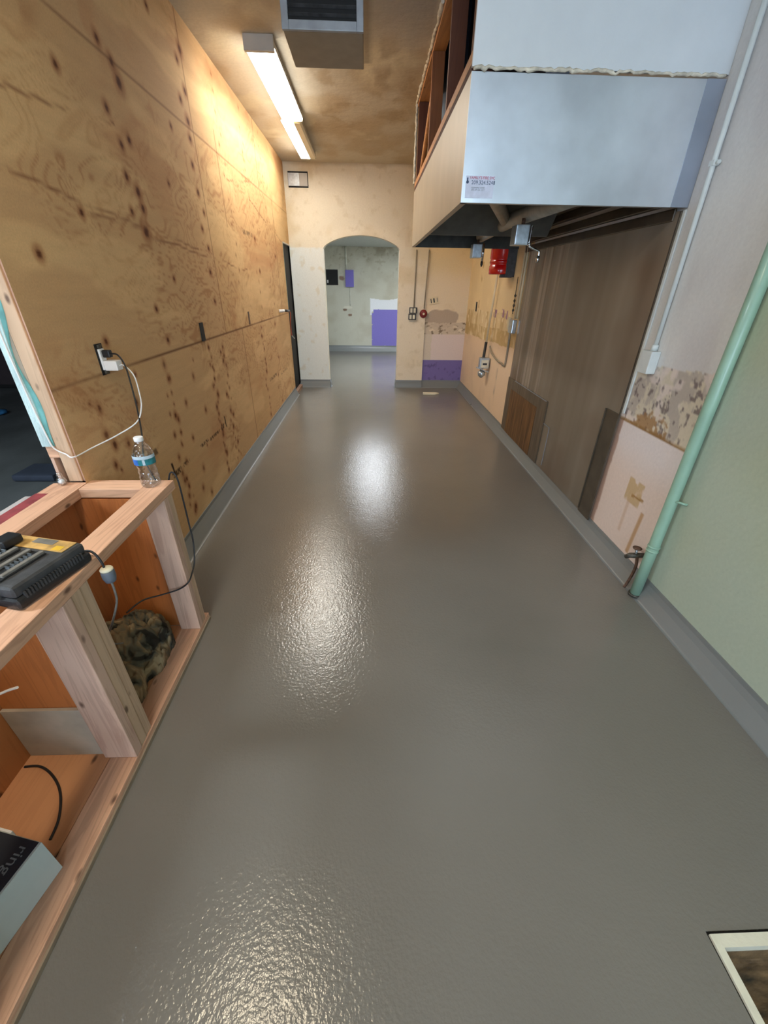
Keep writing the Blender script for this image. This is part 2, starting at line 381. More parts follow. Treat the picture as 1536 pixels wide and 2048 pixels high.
# ------------------------------------------------------------ left plywood wall
ys = [1.53]
while ys[-1] < 7.0: ys.append(ys[-1]+0.006+0.0026*(ys[-1]-1.53))
ys[-1] = 7.0; ys = np.array(ys)
k = np.argmin(abs(ys-6.47)); ys[k] = 6.47
zs = np.unique(np.concatenate([np.arange(0, H, 0.0115), [2.0, H]]))
Y, Z = np.meshgrid(ys, zs)
col = np.ones(Y.shape+(3,))*np.array([206, 167, 122.])
sheet = (Z > 1.15).astype(int)+(Z > 2.37).astype(int)
tone = np.zeros(Y.shape)
# sheets laid two metres forty long, courses at 1.15 and 2.37
for lo, hi, cuts in ((0, 1.15, [4.05, 6.45]), (1.15, 2.37, [3.58, 6.0]), (2.37, 3, [3.58, 5.4])):
    r = np.random.RandomState(int(lo*10)+3); e = [0]+cuts+[9]
    for i in range(len(e)-1):
        tone[(Z >= lo) & (Z < hi) & (Y >= e[i]) & (Y < e[i+1])] = r.rand()-0.5
col = col*(1+0.05*tone[..., None])
col[..., 2] *= (1-0.10*tone)
warp = fbm(Y*0.9, Z*1.7, 3)
g1 = fbm(Y*1.5+3*warp, Z*4.2+5*warp+sheet*7, 11, 4)
lines = np.maximum(0, np.sin(g1*88))**3
col = mixc(col, (166, 116, 76), lines*0.62*sst(fbm(Y*1.2, Z*2, 5), 0.35, 0.6))
col = mixc(col, (232, 196, 144), 0.5*sst(fbm(Y*1.6+warp*2, Z*5, 21), 0.52, 0.66))
col = mixc(col, (186, 130, 88), 0.45*sst(fbm(Y*1.1+warp*3, Z*3.2, 31), 0.55, 0.8))
fine = fbm(Y*6, Z*60, 41, 3); col *= (0.97+0.06*fine)[..., None]
def knot(col, y0, z0, ry, rz, s=1.0):
    d = np.sqrt(((Y-y0)/ry)**2+((Z-z0)/rz)**2)
    d = d+0.35*(fbm(Y*50, Z*50, 77, 2)-0.5)
    col = mixc(col, (150, 96, 60), 0.55*s*(1-sst(d, 0.8, 2.3)))
    return mixc(col, (84, 44, 26), 0.9*s*(1-sst(d, 0.35, 1.0)))
K = [(1.714, 1.583, 9), (2.577, 1.727, 15), (1.949, 1.271, 8), (2.489, 1.375, 8), (2.54, 1.213, 8), (3.454, 1.569, 10), (3.445, 1.382, 8), (3.161, 2.761, 8),
     (2.523, 2.406, 9), (2.611, 2.367, 10), (2.644, 2.308, 14), (2.465, 2.172, 9), (2.614, 2.099, 9), (2.525, 2.06, 9), (2.502, 1.942, 10), (2.585, 1.895, 12),
     (2.599, 1.83, 10), (2.473, 1.801, 8), (2.044, 1.742, 8), (3.551, 2.553, 11), (3.444, 2.487, 9), (3.513, 2.403, 12), (3.497, 2.317, 10), (3.459, 2.176, 9), (3.476, 2.036, 10),
     (3.53, 1.93, 8), (3.44, 1.83, 8), (3.50, 1.72, 8), (2.80, 1.52, 7), (4.95, 1.9, 9), (5.0, 1.62, 9), (5.9, 1.8, 9), (3.58, 2.75, 12), (3.50, 2.68, 9), (2.15, 2.2, 8), (3.0, 2.0, 7), (3.2, 2.3, 7)]
for y0, z0, r in K:
    col = knot(col, y0, z0, r*0.0021*(1+0.12*(y0-2)), r*0.0022)
rs = np.random.RandomState(5)
for yc, n_, amp in ((1.76, 14, 0.06), (2.41, 24, 0.05), (3.14, 26, 0.04), (3.42, 22, 0.05), (4.75, 14, 0.06), (5.4, 6, 0.1), (2.75, 9, 0.15), (2.0, 9, 0.12)):
    for z0 in np.linspace(0.16, 1.08, n_):
        z1 = z0+rs.uniform(-0.025, 0.025); y1 = yc-0.09*(1.1-z0)*0.6+rs.uniform(-amp, amp)
        r = rs.uniform(0.007, 0.019); col = knot(col, y1, z1, r*(1+0.15*(yc-2)), r*1.3, rs.uniform(0.5, 0.95))
for yc in (4.9, 5.6, 4.2):
    for z0 in np.linspace(1.3, 2.85, 16):
        col = knot(col, yc+rs.uniform(-0.05, 0.05), z0+rs.uniform(-0.03, 0.03), 0.014, 0.014, rs.uniform(0.3, 0.6))
# seams between sheets
wob = 0.004*(fbm(Y*8, Z*0, 9)-0.5)
for zs_, sk_ in ((1.15, 0.75), (2.37, 0.4)): col = mixc(col, (92, 56, 34), sk_*(1-sst(abs(Z-zs_+wob), 0.003, 0.009))*(0.45+0.55*sst(fbm(Y*2, Y*0, 8), 0.3, 0.6)))
for yc, a, b in ((4.05, 0, 1.15), (3.58, 1.15, 2.37), (3.58, 2.37, 3), (6.0, 1.15, 2.37), (5.4, 2.37, 3), (4.05, 1.9, 2.5)):
    col = mixc(col, (110, 66, 36), 0.5*(1-sst(abs(Y-yc), 0.003, 0.011))*((Z > a) & (Z < b)))
# long grain cracks
for (y0, z0, y1, z1) in ((1.75, 2.02, 2.5, 2.12), (1.7, 1.80, 2.55, 1.74), (2.1, 1.74, 3.3, 1.70), (4.2, 2.25, 5.0, 2.35), (4.9, 2.2, 6.4, 2.0), (2.6, 1.70, 4.5, 1.62), (2.3, 2.6, 2.9, 2.8)):
    t = np.clip((Y-y0)/(y1-y0), 0, 1); zz = z0+(z1-z0)*t+0.05*(fbm(Y*2.2, Y*0, 4, 2)-0.5)
    col = mixc(col, (110, 66, 40), 0.5*sst(fbm(Y*4, Y*0+z0*9, 6), 0.35, 0.6)*(1-sst(abs(Z-zz), 0.002, 0.008))*((Y > y0) & (Y < y1)))
# rubber-stamped mill marks: broken dark dashes
def stamp(col, y0, y1, z0, h, s, seed):
    r = vnoise(Y*95, Z*55+3, seed)
    return mixc(col, (74, 54, 38), s*sst(r, 0.35, 0.55)*((Y > y0) & (Y < y1) & (abs(Z-z0) < h)))
for a in ((2.66, 2.82, 0.527, 0.011, 0.7, 1), (2.84, 3.08, 0.515, 0.014, 0.85, 2), (3.10, 3.17, 0.515, 0.02, 0.9, 3), (2.20, 2.33, 0.505, 0.022, 0.85, 4), (2.36, 2.46, 0.515, 0.012, 0.8, 5), (4.86, 5.25, 0.53, 0.02, 0.55, 6), (5.5, 5.95, 0.48, 0.012, 0.4, 7), (1.98, 2.12, 0.70, 0.02, 0.6, 9), (4.5, 4.9, 1.92, 0.02, 0.5, 12)):
    col = stamp(col, *a)
for yy in (3.21, 2.235): col = mixc(col, (40, 26, 18), 0.95*(1-sst(abs(Y-yy+0.15*(Z-0.53)), 0.006, 0.012))*(abs(Z-0.535) < 0.05))
P3 = np.stack([np.full(Y.shape, XL), Y, Z], -1)
yc_ = (Y[:-1, :-1]+Y[1:, 1:])/2; zc_ = (Z[:-1, :-1]+Z[1:, 1:])/2
keep = ~((yc_ > 6.47) & (zc_ < 2.0))
struct(grid('wall_left', P3, col, M['plywall'], mask=keep, flip=True))
struct(MB().box(XL-0.12, XL-0.002, 1.592, 6.47, 0, H).box(XL-0.14, XL-0.002, 6.47, 7.0, 2.0, H).build('wall_left_core', M['darkwall']))
bpy.data.objects['wall_left_core'].name = 'wall_left'
# doorway at the far end of the plywood wall
d = thing('door_1', 'dark narrow doorway at the far end of the plywood wall', 'door', (XL-0.08, 6.74, 0)); d['kind'] = 'structure'
box('doorway_black_sheet', M['blk'], d, XL-0.05, XL-0.02, 6.483, 7.12, 0.046, 1.984)  # black sheet standing in for the unlit depth of the doorway
MB().box(XL-0.019, XL+0.004, 6.47, 6.482, 1.2, 1.995).build('door_jamb', mat('grey_green_jamb', (120, 134, 120)), d)
MB().box(XL-0.019, XL+0.004, 6.47, 6.482, 0.08, 1.2).build('door_jamb', M['blk'], d)
MB().box(XL-0.019, XL+0.006, 6.47, 6.995, 1.985, 2.0).build('door_head', M['lampbody'], d)
MB().box(XL-0.06, XL+0.03, 6.45, 6.995, 0.0, 0.045).build('threshold', mat('pinkish_sill', (170, 140, 124)), d)

# ------------------------------------------------------------ back wall with arched opening
AX0, AX1, ASP, ATOP = -0.672, 0.437, 1.965, 2.132
def arch(x):
    t = (x-(AX0+AX1)/2)/((AX1-AX0)/2); return ASP+(ATOP-ASP)*np.sqrt(np.maximum(0, 1-np.abs(t)**2.0))*0.55+(ATOP-ASP)*0.45*(1-t*t)
PIER = 0.87
xs_all = np.unique(np.concatenate([np.arange(XL, AX0, 0.012), [AX0], np.linspace(AX0, AX1, 93), [AX1], np.arange(AX1, PIER, 0.012), [PIER]]))
def backcol(X, Z):
    c = np.ones(X.shape+(3,))*np.array([228, 217, 194.])
    n = fbm(X*2.5, Z*2.5, 51)
    c = mixc(c, (206, 186, 146), 0.5*sst(n, 0.5, 0.7))
    c = mixc(c, (236, 220, 196), 0.5*(1-sst(Z, 0.9, 2.2))*(X > AX0))
    c = mixc(c, (216, 192, 160), 0.4*sst(fbm(X*5, Z*1.5, 52), 0.5, 0.8)*(Z > 2))
    c = mixc(c, (226, 228, 222), sst(1.975+0.02*(fbm(X*8, Z*3, 53)-0.5)-Z, -0.01, 0.012)*(X < AX0+0.001))
    ring = np.sqrt((X+0.11)**2+(Z-1.5)**2)
    c = mixc(c, (240, 228, 206), 0.55*(1-sst(abs(Z-arch(np.clip(X, AX0, AX1))-0.05), 0.0, 0.13))*((X > AX0-0.05) & (X < AX1+0.08)))
    c = mixc(c, (204, 188, 156), 0.35*sst(fbm(X*14, Z*14, 54), 0.62, 0.8))
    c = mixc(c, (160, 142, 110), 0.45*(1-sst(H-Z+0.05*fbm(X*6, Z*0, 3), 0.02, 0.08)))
    return c
def backgrid(xa, za_fn, y, name='wall_back'):
    nz = 230; T = np.linspace(0, 1, nz)[:, None]
    X = np.repeat(xa[None, :], nz, 0); z0 = za_fn(xa)[None, :]; Z = z0+(H-z0)*T
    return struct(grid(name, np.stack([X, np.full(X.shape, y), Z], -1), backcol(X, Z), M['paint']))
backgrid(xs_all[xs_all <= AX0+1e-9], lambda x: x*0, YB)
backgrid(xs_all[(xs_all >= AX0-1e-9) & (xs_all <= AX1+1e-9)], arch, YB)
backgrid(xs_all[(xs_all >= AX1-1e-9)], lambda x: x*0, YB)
# reveal of the arch and rear face of the wall
mb = MB(); xa = np.linspace(AX0, AX1, 40); ya, yb = YB, YB+0.13
pts = [(AX0, 0)]+[(x, float(arch(x))) for x in xa]+[(AX1, 0)]
for (a, b), (c_, d_) in zip(pts[:-1], pts[1:]): mb.add([(a, ya, b), (c_, ya, d_), (c_, yb, d_), (a, yb, b)], [(0, 1, 2, 3)], True)
struct(mb.build('trim_1', mat('arch_reveal_paint', (222, 212, 190), 0.6, bump=0.2)))
mb = MB()
for (a, b), (c_, d_) in zip(pts[1:-2], pts[2:-1]): mb.add([(a, yb, b), (c_, yb, d_), (c_, yb, H), (a, yb, H)], [(0, 1, 2, 3)])
mb.add([(-1.9, yb, 0), (AX0, yb, 0), (AX0, yb, H), (-1.9, yb, H)], [(0, 1, 2, 3)]); mb.add([(AX1, yb, 0), (2.1, yb, 0), (2.1, yb, H), (AX1, yb, H)], [(0, 1, 2, 3)])
struct(mb.build('wall_back', M['plain_wall']))
# recess beside the pier, set back a little
xr_ = np.arange(PIER, XR+0.006, 0.0105); zr = np.arange(0, H+0.01, 0.0115); X, Z = np.meshgrid(xr_, zr)
c = np.ones(X.shape+(3,))*np.array([230, 209, 166.])
c = mixc(c, (232, 214, 184), sst(1.72+0.2*(fbm(X*2, Z*2, 60)-0.5)-Z, -0.1, 0.15))
c = mixc(c, (208, 184, 138), 0.5*sst(fbm(X*4, Z*4, 61), 0.5, 0.75))
blob = np.sqrt(((X-1.14)/0.27)**2+((Z-1.06)/0.14)**2)+0.5*(fbm(X*7, Z*7, 62)-0.5)
c = mixc(c, (182, 164, 144), 1-sst(blob, 0.92, 1.02))
band = (Z < 1.0+0.05*(fbm(X*9, Z*9, 63)-0.5)) & (Z > 0.83)
c = mixc(c, (206, 190, 168), 0.9*band)
c = mixc(c, (112, 92, 72), 0.8*band*sst(fbm(X*16, Z*22, 64), 0.56, 0.68))
c = mixc(c, (236, 222, 196), 0.8*band*sst(fbm(X*11, Z*18, 65), 0.62, 0.7))
low = (Z < 0.83)
c = mixc(c, (214, 202, 184), 1.0*low); c = mixc(c, (224, 208, 202), 1.0*(low & (X > 1.0+0.03*(fbm(Z*9, Z*3, 66)-0.5))))
c = mixc(c, (120, 106, 168), 1.0*((Z < 0.44)))
c = mixc(c, (92, 80, 130), 0.8*(Z < 0.42)*sst(fbm(X*20, Z*20, 67), 0.66, 0.74))
struct(grid('wall_back', np.stack([X, np.full(X.shape, YB+0.025), Z], -1), c, M['paint']))
struct(MB().add([(PIER, YB, 0), (PIER, YB+0.025, 0), (PIER, YB+0.025, H), (PIER, YB, H)], [(0, 1, 2, 3)]).build('wall_back', mat('pier_edge_paint', (214, 192, 156))))

# ------------------------------------------------------------ right wall
yr = [0.0]; 
yr = np.concatenate([np.arange(-4, 0.7, 0.1), np.arange(0.7, 1.76, 0.012), np.arange(1.76, 2.5, 0.0065), np.arange(2.5, 4.4, 0.03), np.arange(4.4, 7.03, 0.013)])
zr = np.arange(0, H+0.008, 0.0095); Y, Z = np.meshgrid(yr, zr)
c = np.ones(Y.shape+(3,))*np.array([222, 221, 218.])
c = mixc(c, (196, 190, 190), 0.5*sst(fbm(Y*3, Z*1.3, 70), 0.45, 0.7))
edge_t = 1.13+0.05*(Y-2.29)/(-0.5)+0.03*(fbm(Y*12, Z*12, 71)-0.5)
pat = (Z < edge_t) & (Z > 0.815) & (Y > 1.745)
c = mixc(c, (212, 202, 182), 1.0*pat)
cell = vnoise(np.floor(Y*22+2*fbm(Y*5, Z*5, 72)), np.floor(Z*16+2*fbm(Y*5, Z*5, 73)), 74)
c = mixc(c, (176, 166, 158), 0.75*pat*sst(fbm(Y*14, Z*9, 75), 0.52, 0.58))
c = mixc(c, (226, 212, 206), 0.7*pat*sst(fbm(Y*11, Z*11, 76), 0.55, 0.62))
c = mixc(c, (110, 96, 96), 0.75*pat*sst(fbm(Y*38, Z*38, 78, 3), 0.64, 0.72))
c = mixc(c, (150, 106, 62), 0.7*pat*sst(fbm(Y*40, Z*40, 79, 3)-0.55*np.sqrt(((Y-2.14)/0.16)**2+((Z-0.86)/0.07)**2), 0.02, 0.18))
c = mixc(c, (140, 100, 52), 0.8*(1-sst(abs(Z-0.815+0.012*(fbm(Y*20, Z*0, 80)-0.5)), 0.004, 0.02))*(Y > 1.745)*(Y < 2.4))
lowp = (Z <= 0.812) & (Y > 1.745) & (Y < 2.42)
c = mixc(c, (224, 204, 192), 1.0*lowp); c = mixc(c, (222, 214, 214), 0.8*lowp*sst(Z, 0.5, 0.75))
c = mixc(c, (176, 138, 118), 0.8*lowp*sst(Y+0.02*(fbm(Y*3, Z*18, 81)-0.5), 2.335, 2.35))
st = (Y > 1.98) & (Y < 2.12) & (Z > 0.40) & (Z < 0.55)
c = mixc(c, (190, 158, 110), 0.75*st*sst(fbm(Y*18, Z*14, 82), 0.35, 0.55))
c = mixc(c, (150, 108, 52), 0.9*(1-sst(abs(Z-0.455+0.12*(Y-2.02)), 0.003, 0.009))*((Y > 1.95) & (Y < 2.06)))
c = mixc(c, (176, 130, 84), 0.7*(1-sst(abs(Y-1.925-0.06*(0.4-Z)), 0.008, 0.02))*((Z < 0.40) & (Z > 0.13)))
c = mixc(c, (196, 160, 130), 0.45*(1-sst(abs(Y-2.07), 0.005, 0.02))*((Z < 0.42) & (Z > 0.2)))
# green painted stretch nearest the camera
gr = Y < 1.745
c = mixc(c, (174, 184, 166), 1.0*gr); c = mixc(c, (170, 174, 140), 0.6*gr*sst(fbm(Y*1.1, Z*1.1, 83), 0.4, 0.7))
c = mixc(c, (96, 92, 60), 0.85*gr*sst(vnoise(Y*34, Z*34, 84), 0.992, 0.998))
# cream stretch beyond the steel sheet
cr = Y > 4.42
c = mixc(c, (236, 213, 168), 1.0*cr); c = mixc(c, (224, 200, 156), 0.5*cr*sst(fbm(Y*3, Z*3, 85), 0.5, 0.7))
bt = 1.26-0.02*(Y-4.5); bb = 0.93-0.03*(Y-4.5)+0.03*(fbm(Y*4, Y*0, 86)-0.5)
b_ = cr & (Z < bt) & (Z > bb)
c = mixc(c, (228, 206, 162), 1.0*b_); c = mixc(c, (200, 170, 116), 0.8*b_*sst(fbm(Y*9, Z*3, 87), 0.5, 0.62)); c = mixc(c, (246, 232, 200), 0.8*b_*sst(fbm(Y*13, Z*9, 88), 0.6, 0.68))
c = mixc(c, (196, 166, 110), 0.85*(cr & (Z < bb+0.16) & (Z > bb-0.02))*sst(fbm(Y*7, Z*7, 89), 0.3, 0.5))
c = mixc(c, (232, 206, 176), 1.0*(cr & (Z <= bb))); c = mixc(c, (216, 192, 166), 0.5*(cr & (Z <= bb))*sst(fbm(Y*3, Z*2, 90), 0.5, 0.7))
for ya_, yb_, zc2 in ((5.05, 5.2, 1.245), (4.93, 5.03, 1.235), (5.36, 5.5, 1.225)):
    c = mixc(c, (140, 96, 140), 0.8*(cr & (Y > ya_) & (Y < yb_) & (abs(Z-zc2) < 0.045))*sst(fbm(Y*22, Z*16, 91), 0.42, 0.5))
c = mixc(c, (92, 80, 70), 0.5*cr*(1-sst(abs(Y-5.02), 0.01, 0.05))*((Z < 0.66) & (Z > 0.2))*sst(fbm(Y*6, Z*4, 92), 0.3, 0.6))
c = mixc(c, (180, 140, 80), 0.6*cr*(1-sst(abs(Y-6.3), 0.02, 0.06))*((Z > 1.25) & (Z < 1.8))*sst(fbm(Y*10, Z*10, 93), 0.5, 0.7))
struct(grid('wall_right', np.stack([np.full(Y.shape, XR), Y, Z], -1), c, M['paint']))
struct(box('wall_right', M['plain_wall'], None, XR+0.004, XR+0.14, -4, YB+0.13, 0, H))

# ------------------------------------------------------------ ceiling
xc = np.arange(XL-0.005, XR+0.03, 0.02); yc = np.arange(-4, YB+0.04, 0.025); X, Y = np.meshgrid(xc, yc)
c = np.ones(X.shape+(3,))*np.array([200, 190, 170.])
c = mixc(c, (180, 160, 128), 0.7*sst(fbm(X*2.2, Y*1.6, 100), 0.42, 0.62))
c = mixc(c, (216, 206, 178), 0.7*sst(fbm(X*3, Y*2.2, 101), 0.55, 0.72)*(Y < 6))
c = mixc(c, (160, 138, 106), 0.5*sst(fbm(X*9+2*fbm(X*4, Y*4, 7), Y*4, 102), 0.52, 0.75)*((X > -0.45) & (Y > 4.0) & (Y < 5.6)))
c = mixc(c, (228, 218, 188), 0.7*(1-sst(np.sqrt(((X-0.08)/0.22)**2+((Y-4.25)/0.5)**2), 0.4, 1.1))*sst(fbm(X*8, Y*3, 103), 0.35, 0.55))
c = mixc(c, (168, 160, 150), 0.8*(1-sst(Y, 3.4, 4.1))*(X > -0.05))
c = mixc(c, (104, 92, 74), 0.5*(1-sst(abs(X+0.015), 0.0, 0.05))*((Y > 3.2) & (Y < 4.2)))  # shadow streak beside the duct box, painted into the ceiling colour
SOY1 = 4.88; SOX = 0.43
kp = ~(((X[:-1, :-1]+0.01) > SOX+0.01) & ((Y[:-1, :-1]+0.0125) > 2.40) & ((Y[:-1, :-1]+0.0125) < SOY1-0.02))
struct(grid('ceiling', np.stack([X, Y, np.full(X.shape, H)], -1), c, M['ceil'], mask=kp, flip=True))
struct(box('ceiling', M['darkwall'], None, -1.4, XR+0.14, -4, YB+0.13, H+0.55, H+0.6))
# dark attic sides so the open soffit looks into a closed void
mb = MB(); mb.box(SOX, XR, 2.36, 2.40, H+0.001, H+0.55).box(SOX-0.03, SOX, 2.36, SOY1, H+0.001, H+0.55).box(SOX, XR, SOY1-0.02, SOY1+0.02, H+0.001, H+0.55)
struct(mb.build('trim_2', M['darkwall']))
# other room ceiling and walls
struct(box('ceiling', M['darkwall'], None, -9, -1.301, -4, 12, H, H+0.1))
struct(box('wall_far_left', M['darkwall'], None, -9.1, -9, -4, 12, 0, H))
struct(box('wall_far_back', M['darkwall'], None, -9, -1.301, 11.9, 12, 0, H))
struct(box('wall_far_partition', M['darkwall'], None, -7.2, -5.6, 7.2, 7.35, 0, H))
struct(box('wall_divider', M['plain_wall'], None, XL-0.14, XL, -4.0, -2.6, 0, H))

# ------------------------------------------------------------ back room
xb = np.arange(-1.9, 2.11, 0.02); zb = np.arange(0, HB+0.011, 0.0115); X, Z = np.meshgrid(xb, zb)
c = np.ones(X.shape+(3,))*np.array([196, 194, 178.])
c = mixc(c, (176, 170, 150), 0.6*sst(fbm(X*2, Z*2, 110), 0.42, 0.65))
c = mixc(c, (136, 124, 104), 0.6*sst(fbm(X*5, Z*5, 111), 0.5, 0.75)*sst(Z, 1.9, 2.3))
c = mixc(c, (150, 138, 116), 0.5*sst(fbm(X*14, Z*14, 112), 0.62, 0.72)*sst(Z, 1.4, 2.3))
edge = 0.012*(fbm(X*14, Z*14, 113)-0.5)
wp = (X > 0.005+edge+0.02*sst(Z, 0.9, 1.2)*0) & (X < 0.70) & (Z > 0.86) & (Z < 1.205+0.03*((X-0.35)/0.35)**2+edge) & ~((X > 0.09) & (Z < 0.98)) & ~((Z < 0.94) & (X > 0.055))
c = mixc(c, (232, 234, 238), 1.0*wp)
pp = (X > 0.058+edge) & (X < 0.735) & (Z < 0.985+edge*2) & (Z > 0.13+edge*3) & ~((X < 0.10) & (Z > 0.9))
c = mixc(c, (126, 116, 196), 1.0*pp)
c = mixc(c, (112, 86, 66), 0.9*(1-sst(np.sqrt(((X+0.62)/0.07)**2+((Z-0.97)/0.03)**2)+0.8*(fbm(X*22, Z*22, 114)-0.5), 0.6, 1.0)))
c = mixc(c, (120, 92, 72), 0.9*(1-sst(np.sqrt(((X+0.5)/0.05)**2+((Z-0.85)/0.04)**2)+0.8*(fbm(X*22, Z*22, 115)-0.5), 0.6, 1.0)))
c = mixc(c, (130, 100, 84), 0.9*(1-sst(np.sqrt(((X+0.68)/0.07)**2+((Z-1.65)/0.06)**2)+0.8*(fbm(X*22, Z*22, 116)-0.5), 0.6, 1.0)))
c = mixc(c, (224, 220, 204), 0.6*(1-sst(np.sqrt(((X+0.55)/0.12)**2+((Z-1.02)/0.04)**2)+0.9*(fbm(X*16, Z*16, 117)-0.5), 0.6, 1.0)))
struct(grid('wall_back_room', np.stack([X, np.full(X.shape, 11.3), Z], -1), c, M['paint']))
mb = MB().box(-2.0, -1.9, 7.13, 11.4, 0, HB).box(2.1, 2.2, 7.13, 11.4, 0, HB).box(-1.9, 2.1, 11.31, 11.4, 0, HB)
struct(mb.build('wall_back_room', mat('olive_grey_paint', (190, 188, 172), 0.7)))
struct(box('ceiling', mat('grey_white_ceiling', (196, 202, 198), 0.7, var=0.04), None, -1.9, 2.1, 7.13, 11.4, HB, HB+0.08))
ob = thing('ceiling_light', 'bright flat ceiling panel lamp hidden above the arch in the back room', 'ceiling light', (0.06, 8.35, HB-0.03))
box('lamp_frame', M['whitep'], ob, -0.34, 0.46, 7.95, 8.75, HB-0.02, HB-0.0005)
box('diffuser', M['diffback'], ob, -0.30, 0.42, 8.0, 8.7, HB-0.028, HB-0.021)

ob = thing('ceiling_light', 'unseen extra panel added to brighten the back room, off to the right behind the wall', 'ceiling light', (1.5, 9.2, HB-0.03))  # extra glowing panel, added out of view to brighten the back room
box('lamp_frame', M['whitep'], ob, 1.1, 1.9, 8.4, 10.0, HB-0.02, HB-0.0005)
box('diffuser', M['diffback'], ob, 1.3, 1.7, 8.6, 9.8, HB-0.028, HB-0.021)
# ------------------------------------------------------------ coved skirting
def cove(name, p0, p1, inward, h=0.11, foot=0.06, t=0.006):
    prof = [(0, 0), (foot, 0.0), (foot, 0.0015)]
    r_c = 0.018; sl = math.atan2(h-0.02, foot-t-0.012)
    for k in range(1, 7): a = sl*k/6; prof.append((foot-r_c*math.sin(a), 0.0015+r_c*(1-math.cos(a))))
    prof += [(t+0.012, h*0.55), (t, h*0.8), (t, h), (0, h)]
    o = MB().extr(prof, p0, p1, inward, (0, 0, 1)).build(name, M['cove']); return struct(o)
cove('baseboard_left', (XL, 1.60, 0), (XL, 6.45, 0), (1, 0, 0), 0.115)
cove('baseboard_back', (XL, YB, 0), (AX0, YB, 0), (0, -1, 0), 0.12, 0.05)
cove('baseboard_back', (AX0, YB-0.006, 0), (AX0, YB+0.13, 0), (1, 0, 0), 0.12, 0.03)
cove('baseboard_back', (AX1, YB, 0), (PIER, YB, 0), (0, -1, 0), 0.12, 0.05)
cove('baseboard_back', (AX1, YB-0.006, 0), (AX1, YB+0.13, 0), (-1, 0, 0), 0.12, 0.03)
cove('baseboard_back', (PIER, YB+0.025, 0), (XR, YB+0.025, 0), (0, -1, 0), 0.12, 0.06)
cove('baseboard_right', (XR, -3.9, 0), (XR, YB+0.02, 0), (-1, 0, 0), 0.11, 0.068)
cove('baseboard_back_room', (-1.9, 11.3, 0), (2.1, 11.3, 0), (0, -1, 0), 0.14, 0.07)

# ------------------------------------------------------------ daylight end of the room, behind the camera
mb = MB().box(-9, -1.0, -4.1, -4.0, 0, H).box(1.4, XR+0.14, -4.1, -4.0, 0, H).box(-1.0, 1.4, -4.1, -4.0, 0, 0.5).box(-1.0, 1.4, -4.1, -4.0, 2.85, H)
struct(mb.build('wall_front', M['plain_wall']))
w = thing('window_1', 'wide daylight window behind the camera', 'window', (0.2, -4.05, 0.5)); w['kind'] = 'structure'
box('pane', M['sky'], w, -0.98, 1.38, -4.075, -4.065, 0.52, 2.83)
mb = MB().box(-1.0, 1.4, -4.08, -4.02, 0.5, 0.56).box(-1.0, 1.4, -4.08, -4.02, 2.79, 2.85).box(-1.0, -0.94, -4.08, -4.02, 0.56, 2.79).box(1.34, 1.4, -4.08, -4.02, 0.56, 2.79).box(0.17, 0.23, -4.08, -4.02, 0.56, 2.79)
mb.build('window_frame', M['ventframe'], w)
w = thing('added_window', 'unseen window added to light the dark room beyond', 'window', (-5.0, -3.95, 0.9)); w['kind'] = 'structure'  # added behind the camera as fill for the dark room
box('pane', M['sky'], w, -6.0, -3.5, -3.97, -3.96, 0.9, 2.3)
box('window_frame', M['ventframe'], w, -6.1, -3.4, -3.999, -3.975, 0.8, 2.4)

ob = thing('added_fill_panel', 'unseen glowing panel added to brighten the dark room beyond the counter', 'ceiling light', (-3.2, 1.0, H-0.03))  # added glowing panel, out of view, lifts the dark room floor
box('lamp_frame', M['whitep'], ob, -3.8, -2.6, 0.4, 1.0, H-0.02, H-0.0005)
box('diffuser', emis('fill_panel_glow', (0.8, 0.92, 1.0), 60.0), ob, -3.75, -2.65, 0.45, 0.95, H-0.028, H-0.021)
# ------------------------------------------------------------ fluorescent strip fittings
def strip(x0, x1, y0, y1, label, m, half=False, endcap=True):
    t = thing('strip_light', label, 'ceiling light', ((x0+x1)/2, (y0+y1)/2, H), group='strip lights along the plywood side of the ceiling')
    box('lamp_housing', M['lampbody'], t, x0+0.005, x1-0.005, y0, y1, H-0.045, H-0.0005, 0.004)
    a = 0.075
    if endcap: box('end_cap', M['lampbody'], t, x0-0.003, x1+0.003, y0-0.012, y0+0.02, H-a-0.006, H-0.001, 0.003)
    box('end_cap', M['diffdim'], t, x0, x1, y1-0.02, y1, H-a, H-0.001, 0.003)
    box('lamp_tray', M['lampbody'], t, x0-0.001, x1+0.001, y0+0.02, y1-0.02, H-0.052, H-0.0455)
    prof = [(x0, 0.0525), (x0, a*0.8), (x0+0.015, a), (x1-0.015, a), (x1, a*0.8), (x1, 0.0525)]
    if not half:
        MB().extr([(p, -q) for p, q in prof], (0, y0+0.02, H-0.001), (0, y1-0.02, H-0.001), (1, 0, 0), (0, 0, 1)).build('diffuser', m, t)
    else:
        xm = x0+(x1-x0)*0.62
        MB().extr([(x0, -0.0525), (x0, -a*0.8), (x0+0.015, -a), (xm, -a), (xm, -0.0525)], (0, y0+0.02, H-0.001), (0, y1-0.02, H-0.001), (1, 0, 0), (0, 0, 1)).build('diffuser', m, t)
        MB().extr([(xm, -0.0525), (xm, -a), (x1-0.015, -a), (x1, -a*0.8), (x1, -0.0525)], (0, y0+0.02, H-0.001), (0, y1-0.02, H-0.001), (1, 0, 0), (0, 0, 1)).build('diffuser_side', M['diffdim'], t)
    return t
strip(-0.825, -0.632, 3.86, 5.20, 'glowing ceiling strip light nearer the duct box, with grey end cap', M['diff'])
strip(-0.845, -0.655, 5.22, 6.50, 'farther half-lit ceiling strip light nearest the back wall', M['diff'], half=True, endcap=False)
strip(-0.84, -0.66, -0.35, 0.95, 'strip light above the near end of the room over the counter frame', M['diff2'])

